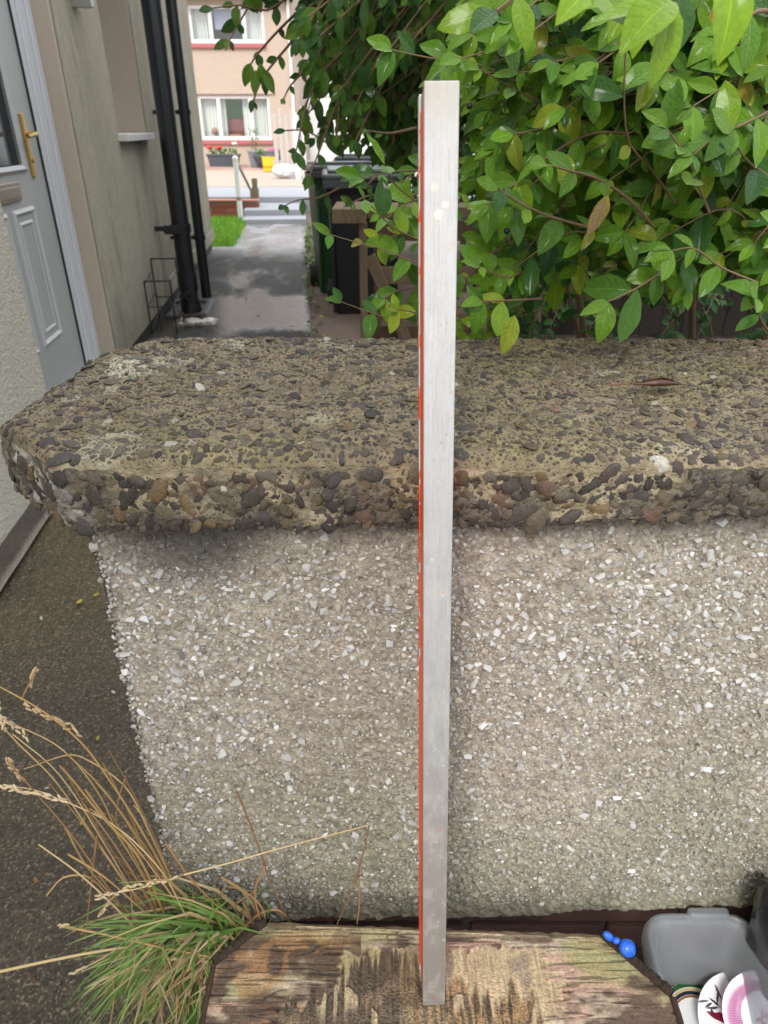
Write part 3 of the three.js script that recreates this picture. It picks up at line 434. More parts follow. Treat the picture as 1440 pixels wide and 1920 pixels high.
{ // coping
  const R = rng(77), TOP = 1.082;
  const PTS = [[-0.350, -1.05], [-0.404, -0.96], [-0.420, -0.70], [-0.318, -0.606], [-0.24, -0.612], [1.0, -0.622]];
  const xl = (z) => z > -0.606 ? -0.318 : z > -0.70 ? lerp(-0.318, -0.420, (-0.606 - z) / 0.094) : z > -0.96 ? lerp(-0.420, -0.404, (-0.70 - z) / 0.26) : lerp(-0.404, -0.350, (-0.96 - z) / 0.09);
  const zf = (x) => x < -0.24 ? lerp(-0.606, -0.612, clamp((x + 0.312) / 0.072)) : lerp(-0.612, -0.622, (x + 0.24) / 1.24);
  const edgeDrop = (d) => { const r = 0.020, t = clamp(1 - d / r); return r * 0.75 * (1 - Math.sqrt(1 - t * t * 0.98)); };
  const topBase = (x, z) => TOP + 0.005 * (fbm(x * 22, z * 22, 3) - 0.5) + 0.0045 * (vn(x * 150, z * 150) - 0.5) + 0.0022 * (vn(x * 320, z * 320) - 0.5) + 0.006 * (fbm(x * 6, z * 6, 2) - 0.5);
  const topY = (x, z) => topBase(x, z) - edgeDrop(Math.min(zf(x) - z, (x - xl(z)) * 0.8, z + 1.055));
  const rimY = (x, z) => topBase(x, z) - 0.0127;
  const lichen = (x, z) => Math.max(0.9 * sstep(0.055, 0.015, Math.hypot(x + 0.335, (z + 0.90) * 0.75) + 0.05 * (fbm(x * 40, z * 40, 3) - 0.5)), 0.5 * sstep(0.68, 0.80, fbm(x * 14 + 5, z * 14, 3)));
  const moss = (x, z) => sstep(0.45, 0.75, fbm(x * 8 + 11, z * 8 + 3, 4));
  const topTone = (x, z) => {
    const n = fbm(x * 30, z * 30, 3), f = vn(x * 240, z * 240), fr = sstep(-0.70, -0.62, z) * 0.3 + sstep(0.05, 0.5, x) * 0.25 * sstep(-0.95, -0.75, z);
    const f2 = vn(x * 420 + 9, z * 420); let c = mix3([0.068, 0.054, 0.034], [0.28, 0.22, 0.13], n * 0.4 + f * 0.3 + f2 * 0.3); c = mix3(c, [0.155, 0.140, 0.040], moss(x, z) * 0.6 * sstep(0.3, 0.7, f)); c = mix3(c, [0.42, 0.35, 0.21], fr * sstep(0.45, 0.75, n * 0.4 + f * 0.3 + f2 * 0.3)); c = mix3(c, [0.46, 0.45, 0.33], lichen(x, z) * (0.4 + 0.6 * f)); return c;
  };
  const cm = tinted(0.66, { bumpMap: grit(8), bumpScale: 0.0028 });
  const coping = part('coping', sheet(470, 150, (u, v) => { const z = lerp(-0.6055, -1.052, v), a = xl(z), x = lerp(a, 1.0, u), zz = Math.min(z, zf(x)); return [x, topY(x, zz), zz, ...topTone(x, zz), x, zz]; }), cm, wall);
  // its edge, as a strip round the outline
  const seg = []; let total = 0; for (let i = 0; i + 1 < PTS.length; i++) { const a = PTS[i], b = PTS[i + 1], l = Math.hypot(b[0] - a[0], b[1] - a[1]); seg.push([total, l, a, b]); total += l; }
  const along = (s) => { const g = seg.find((q) => s <= q[0] + q[1]) ?? seg[seg.length - 1], t = clamp((s - g[0]) / g[1]), dx = (g[3][0] - g[2][0]) / g[1], dz = (g[3][1] - g[2][1]) / g[1]; return [lerp(g[2][0], g[3][0], t), lerp(g[2][1], g[3][1], t), -dz, dx]; };
  const smooth = (s) => { const a = along(clamp(s - 0.014, 0, total)), b = along(s), c = along(clamp(s + 0.014, 0, total)), nx = a[2] + b[2] + c[2], nz = a[3] + b[3] + c[3], l = Math.hypot(nx, nz); return [(a[0] + 2 * b[0] + c[0]) / 4, (a[1] + 2 * b[1] + c[1]) / 4, nx / l, nz / l]; };
  const low = (s, x) => 1.001 + 0.013 * sstep(0.0, 0.45, x) + 0.016 * (fbm(s * 18, 1.5, 3) - 0.5);
  const bulge = (s, y) => 0.008 * (fbm(s * 24, y * 24, 3) - 0.5) + 0.005 * (vn(s * 130, y * 130) - 0.5) + 0.003 * (vn(s * 300, y * 300) - 0.5);
  const sideTone = (s, y, x) => { const n = fbm(s * 34, y * 34, 3), f = vn(s * 260, y * 260); const f3 = vn(s * 480, y * 480) * 0.6 + 0.4 * vn(s * 700, y * 700); let c = mix3([0.08, 0.064, 0.042], [0.46, 0.38, 0.24], n * 0.3 + f * 0.35 + f3 * 0.35); c = mix3(c, [0.075, 0.062, 0.048], 0.85 * sstep(0.34, 0.52, fbm(s * 12 + 4, y * 16, 3))); return mix3(c, [0.50, 0.49, 0.45], 0.7 * sstep(-0.28, -0.36, x) * sstep(0.45, 0.6, n)); };
  part('coping_edge', sheet(900, 32, (u, v) => { const s = u * total, [x, z, nx, nz] = smooth(s), y = lerp(rimY(x, z), low(s, x), Math.pow(v, 0.92)), o = bulge(s, y) * sstep(0, 0.15, v) + 0.0006 - 0.02 * sstep(0.93, 1, v); return [x + nx * -o * -1, y, z + nz * o, ...sideTone(s, y, x), s, y]; }), cm, coping);
  part('coping_underside', box(-0.33, 1.0, 1.012, 1.02, -1.03, -0.63), std([0.10, 0.09, 0.07], 0.9), coping);
  // pebbles
  const shapes = [];
  for (let k = 0; k < 14; k++) { let g = new THREE.IcosahedronGeometry(1, 2); g.deleteAttribute('uv'); g.deleteAttribute('normal'); g = mergeVertices(g, 1e-4); const p = g.attributes.position, o = R() * 60, el = 0.62 + R() * 0.38; for (let i = 0; i < p.count; i++) { const x = p.getX(i), y = p.getY(i), z = p.getZ(i), j = 0.62 + 0.7 * vn(x * 1.5 + o, y * 1.5 + z * 2.2 + o) + 0.20 * vn(x * 4 + o, y * 4 + z * 5); p.setXYZ(i, x * j, y * j * el, z * j * 0.7); } g.computeVertexNormals(); const uv = []; for (let i = 0; i < p.count; i++) uv.push(p.getX(i) * 0.3 + k * 0.37, p.getY(i) * 0.3 + p.getZ(i) * 0.2); g.setAttribute('uv', new THREE.Float32BufferAttribute(uv, 2)); shapes.push(g); }
  const grainTex = dataTex(256, 256, (x, y) => { const a = tn(x / 256 * 24, y / 256 * 24, 24), b = tn(x / 256 * 90, y / 256 * 90, 90); let v = 0.55 + 0.5 * a * 0.6 + 0.5 * (b - 0.5); if (b > 0.82) v += 0.5 * (b - 0.5); return lin([v, v * 0.97, v * 0.93].map((q) => clamp(q * 0.75, 0.1, 1))); }, true), grain = { map: grainTex, bumpMap: grainTex, bumpScale: 0.0011 };
  const small = []; for (let k = 0; k < 6; k++) { const g = new THREE.IcosahedronGeometry(1, 0); g.deleteAttribute('uv'); const p = g.attributes.position, o = R() * 50; for (let i = 0; i < p.count; i++) { const j = 0.7 + 0.5 * vn(p.getX(i) * 2 + o, p.getY(i) * 2 + p.getZ(i) * 3); p.setXYZ(i, p.getX(i) * j, p.getY(i) * j, p.getZ(i) * j * 0.8); } g.computeVertexNormals(); small.push(g); }
  const PEB = [[0.064, 0.053, 0.045], [0.080, 0.066, 0.056], [0.050, 0.042, 0.039], [0.112, 0.091, 0.070], [0.082, 0.062, 0.056], [0.130, 0.107, 0.078], [0.070, 0.063, 0.060], [0.135, 0.110, 0.066], [0.17, 0.115, 0.06], [0.14, 0.088, 0.062], [0.25, 0.22, 0.18], [0.42, 0.36, 0.31], [0.55, 0.53, 0.48]];
  const pick = () => { const r = R(); return r < 0.89 ? Math.floor(R() * 8) : r < 0.965 ? 8 + Math.floor(R() * 2) : r < 0.988 ? 10 : r < 0.996 ? 11 : 12; };
  const mats = PEB.map((c) => std(c.map((k) => k * 1.6), 0.68, grain)), heap = new Heap(), M = new THREE.Matrix4(), X = V(0, 0, 0), Y = V(0, 0, 0);
  let shown = 0;
  const place = (pos, nrm, r, g, flat, isPart, tint) => {
    X.set(R() - 0.5, R() - 0.5, R() - 0.5).cross(nrm).normalize(); Y.crossVectors(nrm, X); const el = 0.9 + 0.75 * R() * R();
    M.makeBasis(X.clone().multiplyScalar(r * el), Y.clone().multiplyScalar(r * 0.95), nrm.clone().multiplyScalar(r * flat)).setPosition(pos);
    const k = pick();
    if (isPart && shown < 300) { shown++; const o = part('pebble', g, mats[k], coping); M.decompose(o.position, o.quaternion, o.scale); return; }
    const f = 1.0 + 1.25 * R() + (r < 0.003 ? 2.2 * R() * R() : 0); heap.add(g, M, tint(PEB[k].map((t) => t * f)));
  };
  { // on the edge
    const rad = []; for (let i = 0; i < 900; i++) rad.push(0.0052 + 0.0070 * Math.pow(R(), 2.4)); for (let i = 0; i < 2600; i++) rad.push(0.0030 + R() * 0.0024); for (let i = 0; i < 9000; i++) rad.push(0.0013 + R() * 0.0022);
    const sp = pack(R, total, 0.088, rad, 0.76, (s, b, r) => { const [x] = smooth(s), y = 0.995 + b; return y > low(s, x) + r * 0.35 && y < 1.078 - r * 0.55; }, 22);
    for (const [s, b, r] of sp) { const [x, z, nx, nz] = smooth(s), y = 0.995 + b, N = V(nx, 0.25 * sstep(1.05, 1.08, y), nz).normalize(); place(V(x, y, z).addScaledVector(N, bulge(s, y) + 0.0004 + r * (-0.34 + 0.32 * R()) - 0.009 * sstep(1.060, 1.080, y)), N, r, r > 0.0035 ? shapes[Math.floor(R() * 14)] : small[Math.floor(R() * 6)], 0.5, r > 0.0058 && x < 0.46 && s > 0.25 && R() < 0.8, (c) => mix3(c, [0.42, 0.41, 0.38], x < -0.29 && R() < 0.5 ? 0.65 : 0)); }
  }
  { // on the top, worn flush
    const rad = []; for (let i = 0; i < 230; i++) rad.push(0.0075 + 0.005 * R() * R()); for (let i = 0; i < 2600; i++) rad.push(0.0036 + R() * 0.0034); for (let i = 0; i < 24000; i++) rad.push(0.0009 + 0.0026 * R() * R());
    const sp = pack(R, 1.42, 0.445, rad, 0.84, (a, b, r) => { const x = a - 0.42, z = -0.61 - b; return x > xl(z) + r * 1.1 && z < zf(x) - r * 0.8 && z > -1.05 + r && !(r > 0.0036 && x > 0.1 && R() < 0.35); }, 12);
    for (const [a, b, r] of sp) {
      const x = a - 0.42, z = -0.61 - b, e = 0.004, N = V(topY(x - e, z) - topY(x + e, z), 2 * e, topY(x, z - e) - topY(x, z + e)).normalize(), mo = moss(x, z), li = lichen(x, z);
      place(V(x, topY(x, z) + r * (-0.20 + 0.22 * R()), z), N, r, r > 0.0038 ? shapes[Math.floor(R() * 14)] : small[Math.floor(R() * 6)], r > 0.0038 ? 0.36 : 0.55, r > 0.0078 && shown < 290 && z > -0.85 && x < 0.45 && R() < 0.25, (c) => mix3(mix3(c, [0.12, 0.12, 0.05], mo * 0.45 * R()), [0.45, 0.43, 0.33], li * R() * 0.8));
    }
  }
  part('pebbles', heap.geo(), tinted(0.66, grain), coping, undefined, 'stuff');
}
{ // a wet curled leaf lying on the coping
  const a = P(1178, 714, 0.80), dx = 0.064, y = 1.088, t = thing('curled_leaf', 'dark wet curled brown leaf lying on the coping under the hedge', 'leaf', [a.x, y, a.z]);
  part('blade', sheet(24, 8, (u, v) => { const w = 0.0088 * Math.sin(Math.PI * Math.pow(u, 1.5)) + 0.0012, ang = (v - 0.5) * 4.2; return [u * dx, 0.002 + w * 0.45 * (1 - Math.cos(ang)) + 0.001, -w * Math.sin(ang) * 0.9 + 0.003 * Math.sin(u * 3), ...mix3([0.035, 0.014, 0.008], [0.10, 0.04, 0.018], vn(u * 30, v * 4))]; }), tinted(0.22, { side: THREE.DoubleSide }), t);
  part('stalk', tube([V(0.002, 0.003, 0), V(-0.012, 0.004, 0.0015), V(-0.022, 0.003, 0.003)], 0.0011), std([0.16, 0.07, 0.03], 0.4), t);
}
// ---------- the wooden stool ----------
const SY = 0.42;
{
  const t = thing('wooden_stool', 'weathered octagonal plywood stool with torn, rotting top, under the spirit level', 'stool');
  const zb = -0.547, zn = -0.06;
  const zbk = (x) => lerp(-0.548, -0.531, clamp((x + 0.158) / 0.445));
  const xl = (z) => z < -0.496 ? lerp(-0.158, -0.2154, (z + 0.547) / 0.051) : z < -0.12 ? -0.2154 : lerp(-0.2154, -0.158, (z + 0.12) / 0.06);
  const xr = (z) => z < -0.4585 ? lerp(0.287, 0.3527, clamp((z + 0.533) / 0.0745)) : z < -0.14 ? 0.3527 : lerp(0.3527, 0.287, (z + 0.14) / 0.08);
  const layer = (x, z) => { // 0 top veneer, 1 torn down to the next ply, with ragged splinters running towards the viewer
    const rag = 0.085 * vn(x * 90, 4.2) * vn(x * 47, 9.1) + 0.022 * vn(x * 300, 2.2) + 0.012 * vn(x * 60, z * 60);
    const left = -0.052 + 0.02 * (fbm(z * 40, 3, 2) - 0.5) + (z > -0.478 ? -0.085 * sstep(-0.484, -0.472, z - rag * 0.55) : 0), right = 0.215 + 0.05 * (fbm(z * 30, 8, 3) - 0.5);
    const a = sstep(left - 0.003, left + 0.004, x + 0.010 * (vn(x * 5, z * 200) - 0.5)) * sstep(right + 0.008, right - 0.006, x + 0.035 * (vn(z * 320, 7) - 0.5)), back = sstep(-0.5275, -0.5255, z - rag * 0.32);
    return a * back;
  };
  const patch = (x, z) => { // splinters of the veneer that stayed, each a narrow tongue
    const col = 1.5 * vn(x * 70, 1.7) * vn(x * 210, 5.5) + 0.15, wide = fbm(x * 24 + 3, 2.5, 2), end = -0.532 + (0.075 * col * (0.35 + 1.3 * sstep(0.35, 0.7, wide)) + (x > 0.07 ? 0.022 : 0)) * (x < 0.045 ? 0.5 : 1) + 0.018 * vn(x * 380, 5);
    const a = sstep(end + 0.007, end - 0.004, z + 0.006 * (vn(x * 500, z * 60) - 0.5)), c2 = vn(x * 150 + 40, 3), s0 = -0.505 + 0.09 * vn(x * 42, 8), b = sstep(0.66, 0.70, c2) * sstep(s0, s0 + 0.002, z) * sstep(s0 + 0.012 + 0.05 * vn(x * 160, 12), s0 + 0.010, z);
    return Math.max(a, b * 0.9);
  };
  const at = (x, z) => {
    const T = layer(x, z), hg = fbm(x * 9, z * 190, 3), vg = fbm(x * 260, z * 14, 3), vg2 = vn(x * 620, z * 40), f = vn(x * 520, z * 520);
    const kx = (x + 0.145) / 0.03, kz = (z + 0.452) / 0.016, kn = Math.hypot(kx, kz), hg2 = kn < 3 ? lerp(hg, 0.5 + 0.5 * Math.sin(kn * 9 + hg * 3), 0.7 * sstep(3, 1, kn)) : hg;
    const b = fbm(x * 15 + 1, z * 26 + 4, 4), g = fbm(x * 7 + 20, z * 16, 3), pk = fbm(x * 14 + 5, z * 40, 3), sp = fbm(x * 60, z * 90, 3);
    let top = mix3([0.24, 0.185, 0.125], [0.56, 0.47, 0.345], hg2 * 0.7 + 0.3 * sp); top = mix3(top, [0.42, 0.25, 0.19], 0.65 * sstep(0.45, 0.62, pk)); top = mix3(top, [0.25, 0.25, 0.085], 0.7 * sstep(0.50, 0.68, g + 0.1 * (sp - 0.5))); top = mix3(top, [0.085, 0.052, 0.034], 0.92 * sstep(0.47, 0.58, b + 0.12 * (sp - 0.5) + (x < -0.03 ? 0.07 : -0.05) + (x > 0.2 ? -0.03 : 0))); top = mix3(top, [0.40, 0.22, 0.09], 0.55 * sstep(0.50, 0.62, fbm(x * 30 + 9, z * 30, 3)) * sstep(0.0, -0.1, x)); top = mix3(top, [0.07, 0.04, 0.026], 0.8 * sstep(1.3, 0.5, kn)); top = mix3(top, [0.44, 0.39, 0.22], 0.5 * sstep(-0.525, -0.54, z));
    const crack = Math.max(sstep(0.006, 0.0, Math.abs(fbm(x * 3 + 7, z * 34 + 3, 3) - 0.46)) * 0.8, sstep(0.016, 0.0, Math.abs(fbm(x * 4, z * 90 + 3, 2) - 0.52)) * 0.6, sstep(0.66, 0.74, vn(x * 30, z * 420)) * 0.5);
    top = top.map((k) => k * (0.72 + 0.56 * f) * (1 - crack));
    const p = patch(x, z), low2 = sstep(-0.512, -0.47, z + 0.02 * (fbm(x * 40, 3, 2) - 0.5)), cx = x * 950 + 2.2 * vn(x * 90, z * 160), cz = z * 900 + 2.2 * vn(x * 160, z * 90), sq = vn(cx, cz) * 0.6 + 0.4 * vn(x * 320, cz * 1.3);
    let torn = mix3([0.065, 0.048, 0.034], [0.33, 0.235, 0.14], vg * 0.5 + 0.5 * vg2); torn = mix3(torn, [0.030, 0.025, 0.021], 0.85 * sstep(0.45, 0.58, fbm(x * 18 + 9, z * 24, 3) + (x < 0.02 ? 0.08 : -0.03)) * (0.4 + 0.6 * f)); torn = mix3(torn, [0.40, 0.24, 0.10], 0.55 * low2 * sstep(0.0, 0.09, x) * sstep(0.40, 0.62, vg2 * 0.5 + vg * 0.5)); torn = torn.map((k) => k * lerp(1, 0.38 + 1.05 * sstep(0.25, 0.7, sq), low2 * 0.85));
    const pc = mix3(mix3([0.26, 0.19, 0.11], [0.60, 0.49, 0.31], vg2 * 0.6 + vg * 0.4), [0.27, 0.26, 0.10], 0.55 * sstep(0.48, 0.66, g)); torn = mix3(torn, mix3(pc, [0.20, 0.15, 0.13], 0.5 * sstep(0.55, 0.7, fbm(x * 50, z * 30, 2))).map((k) => k * (0.7 + 0.6 * f)), p);
    const h = lerp(0.0020 * (hg - 0.5) - 0.0016 * crack, -0.0042 + 0.0034 * (vg - 0.5) + 0.0016 * (vg2 - 0.5) + 0.0028 * p + 0.0022 * (sq - 0.5) * low2, T);
    return [h, mix3(top, torn, T).map((k, i) => k * [0.93, 0.92, 0.92][i])];
  };
  const rows = []; for (let i = 0; i <= 190; i++) rows.push(lerp(-1, -0.395, i / 190)); for (let i = 1; i <= 40; i++) rows.push(lerp(-0.395, zn, i / 40));
  const zr = rows.map((z, i) => i <= 190 ? lerp(-0.548, -0.395, i / 190) : z);
  const g = sheet(620, 230, (u, v, i, j) => { const z0 = zr[230 - j], x = lerp(xl(z0), xr(z0), u), z = Math.max(z0, zbk(x)), [h, c] = at(x, z); return [x, SY + h, z, ...c, x, z]; });
  part('seat', g, tinted(0.72, { bumpMap: grit(12), bumpScale: 0.0012 }), t);
  const O = [[-0.158, -0.547], [0.287, -0.531], [0.3527, -0.4585], [0.3527, -0.14], [0.287, -0.06], [-0.158, -0.06], [-0.2154, -0.12], [-0.2154, -0.496]];
  const sh = new THREE.Shape(O.map(([x, z]) => new THREE.Vector2(x, -z)));
  part('board', new THREE.ExtrudeGeometry(sh, { depth: 0.024, bevelEnabled: false }).rotateX(-Math.PI / 2).translate(0, SY - 0.031, 0), std([0.13, 0.095, 0.06], 0.9, { bumpMap: grit(12), bumpScale: 0.004 }), t);
  const R = rng(8), batten = (a, b, w, y0, y1, dark) => sheet(60, 11, (u, v, i, j) => { const L = Math.hypot(b[0] - a[0], b[1] - a[1]), dx = (b[0] - a[0]) / L, dz = (b[1] - a[1]) / L, nx = dz, nz = -dx, prof = [[0, y0], [0, y1 - 0.001], [0.001, y1], [w * 0.3, y1 + 0.001], [w * 0.6, y1 + 0.0005], [w - 0.002, y1], [w, y1 - 0.003], [w, y1 - 0.012], [w, lerp(y0, y1, 0.5)], [w * 0.9, y0], [w * 0.4, y0], [0, y0]][j]; const n = fbm(u * 40, j * 0.6 + a[0] * 9, 3), ww = 0.0022 * (n - 0.5) + 0.0014 * (vn(u * 120, j) - 0.5); return [lerp(a[0], b[0], u) + nx * (prof[0] + ww), prof[1] + ww * 1.6, lerp(a[1], b[1], u) + nz * (prof[0] + ww), ...mix3(dark, [dark[0] * 3.4, dark[1] * 2.8, dark[2] * 2.4], Math.pow(n, 1.5)), u, v]; });
  const bm = tinted(0.75, { bumpMap: grit(14), bumpScale: 0.002 });
  part('rim', batten(O[1], O[2], 0.013, SY - 0.045, SY + 0.004, [0.036, 0.022, 0.015]), bm, t, 'dark batten along the right rear corner');
  part('rim', batten(O[7], O[0], 0.012, SY - 0.045, SY + 0.004, [0.045, 0.032, 0.022]), bm, t, 'dark batten along the left rear corner');
  part('rim', batten(O[6], O[7], 0.007, SY - 0.045, SY + 0.003, [0.055, 0.038, 0.025]), bm, t);
  part('rim', batten(O[2], O[3], 0.008, SY - 0.045, SY + 0.003, [0.05, 0.03, 0.02]), bm, t);
  part('rim', batten(O[0], O[1], 0.006, SY - 0.045, SY - 0.001, [0.12, 0.095, 0.06]), bm, t);
  for (const [x, z] of [[-0.13, -0.46], [0.26, -0.46], [-0.13, -0.14], [0.26, -0.14]]) part('leg', rod(V(x + (x < 0 ? -0.03 : 0.03), 0, z * 1.04), V(x, SY - 0.03, z), 0.022, 0.024, 12), plankDark, t);
}
// ---------- the spirit level ----------
{
  const b = V(0.0611, SY - 0.001, -0.45), top = V(0.0440, EYE + 0.0314, -0.619), u = top.clone().sub(b), L = u.length(); u.normalize();
  const nz = V(0.033, 0, 1); nz.addScaledVector(u, -nz.dot(u)).normalize(); const nx = V(0, 0, 0).crossVectors(u, nz);
  const t = thing('spirit_level', 'long worn aluminium spirit level with red painted side, leaning on the coping', 'spirit level'); t.position.copy(b); t.quaternion.setFromRotationMatrix(new THREE.Matrix4().makeBasis(nx, u, nz));
  const R = rng(404), blobs = [], scr = [];
  for (let i = 0; i < 130; i++) blobs.push([R(), R(), 0.02 + R() * 0.07, R() < 0.3 ? [0.42, 0.25, 0.15] : R() < 0.6 ? [0.62, 0.54, 0.43] : [0.45, 0.41, 0.37], 0.12 + R() * 0.42]);
  blobs.push([0.42, 0.905, 0.16, [0.80, 0.76, 0.60], 0.9], [0.62, 0.912, 0.12, [0.82, 0.79, 0.68], 0.8], [0.30, 0.925, 0.14, [0.7, 0.67, 0.6], 0.6], [0.30, 0.60, 0.10, [0.72, 0.52, 0.36], 0.6], [0.72, 0.275, 0.09, [0.55, 0.16, 0.10], 0.6], [0.70, 0.262, 0.07, [0.55, 0.16, 0.10], 0.6], [0.5, 0.012, 0.10, [0.40, 0.10, 0.07], 0.7], [0.70, 0.565, 0.06, [0.75, 0.25, 0.18], 0.7]);
  for (let i = 0; i < 110; i++) scr.push([R(), R(), 0.004 + R() * 0.035, (R() - 0.5) * 0.4, R() < 0.65 ? 0.82 : 1.15]);
  const tw = 128, th = 2048, face = dataTex(tw, th, (px, py) => {
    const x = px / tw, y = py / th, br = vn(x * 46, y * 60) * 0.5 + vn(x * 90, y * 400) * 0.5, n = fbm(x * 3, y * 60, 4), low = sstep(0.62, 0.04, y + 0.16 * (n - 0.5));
    let c = mix3([0.32, 0.312, 0.308], [0.50, 0.494, 0.498], br * 0.6 + n * 0.4).map((k) => k * (1 + 0.30 * sstep(0.55, 0.9, y))); c = mix3(c, [0.20, 0.172, 0.150], low * 0.85); c = mix3(c, [0.46, 0.42, 0.37], 0.7 * sstep(0.95, 0.995, y) + 0.25 * sstep(0.58, 0.75, n)); const ed = Math.min(x, 1 - x); c = mix3(c, [0.40, 0.37, 0.35], 0.5 * sstep(0.05, 0.0, ed));  // paints in sky light towards the top; low end darkened as grime and shade
    for (const [bx, by, r, k, a] of blobs) { const d = Math.hypot((x - bx), (y - by) * 36) + 0.5 * r * (vn(x * 24 + by * 90, y * 800) - 0.5); if (d < r) c = mix3(c, k, a * sstep(r, r * 0.5, d)); }
    for (const [sx, sy, l, sl, k] of scr) { const dy = y - sy; if (dy > 0 && dy < l && Math.abs(x - sx - sl * dy * 8) < 0.008) c = c.map((q) => q * k); }
    return lin(c);
  }, true);
  face.wrapS = face.wrapT = THREE.ClampToEdgeWrapping; face.repeat.set(1 / 0.0272, 1 / L); face.offset.set(0.5, 0.5);
  const side = dataTex(32, 2048, (px, py) => { const y = py / 2048, x = px / 32, n = 0.6 * vn(y * 52, 3) + 0.4 * vn(y * 210 + x * 2, 7), m = fbm(y * 40, x * 2, 3), red = (n > lerp(0.16, 0.60, sstep(0.40, 0.75, y + 0.2 * (m - 0.5)))) && y > 0.015 && y < 0.975; return lin(red ? mix3([0.74, 0.075, 0.03], [0.86, 0.10, 0.04], m) : mix3([0.5, 0.49, 0.48], [0.72, 0.71, 0.70], m)); }, true);
  side.wrapS = side.wrapT = THREE.ClampToEdgeWrapping; side.repeat.set(1 / 0.014, 1 / L); side.offset.set(0.5, 0.5);
  const metal = std([1, 1, 1], 0.48, { metalness: 0.12, map: face, bumpMap: grit(40), bumpScale: 0.00008 }), rear = std([1, 1, 1], 0.5, { map: side }), red = std([0.86, 0.095, 0.03], 0.42), raw = std([0.36, 0.34, 0.33], 0.5, { metalness: 0.4 });
  const bx = (x0, x1, y0, y1, z0, z1, r) => box(x0, x1, y0, y1, z0, z1, r);
  part('front_rail', bx(-0.0136, 0.0136, 0, L, -0.0055, 0, 0.0012), metal, t);
  part('web', bx(-0.0134, 0.0134, 0.018, L - 0.014, -0.042, -0.0055), red, t, 'red painted side');
  part('end_cap', bx(-0.0128, 0.0128, 0.001, 0.018, -0.042, -0.0055), raw, t); part('end_cap', bx(-0.0128, 0.0128, L - 0.014, L - 0.002, -0.042, -0.0055), raw, t);
  part('groove', bx(-0.01345, 0.01345, 0.018, L - 0.014, -0.0064, -0.0056), std([0.04, 0.03, 0.03], 0.7), t);
  part('rear_rail', bx(-0.0142, 0.0142, 0, L, -0.054, -0.042, 0.001), rear, t);
}
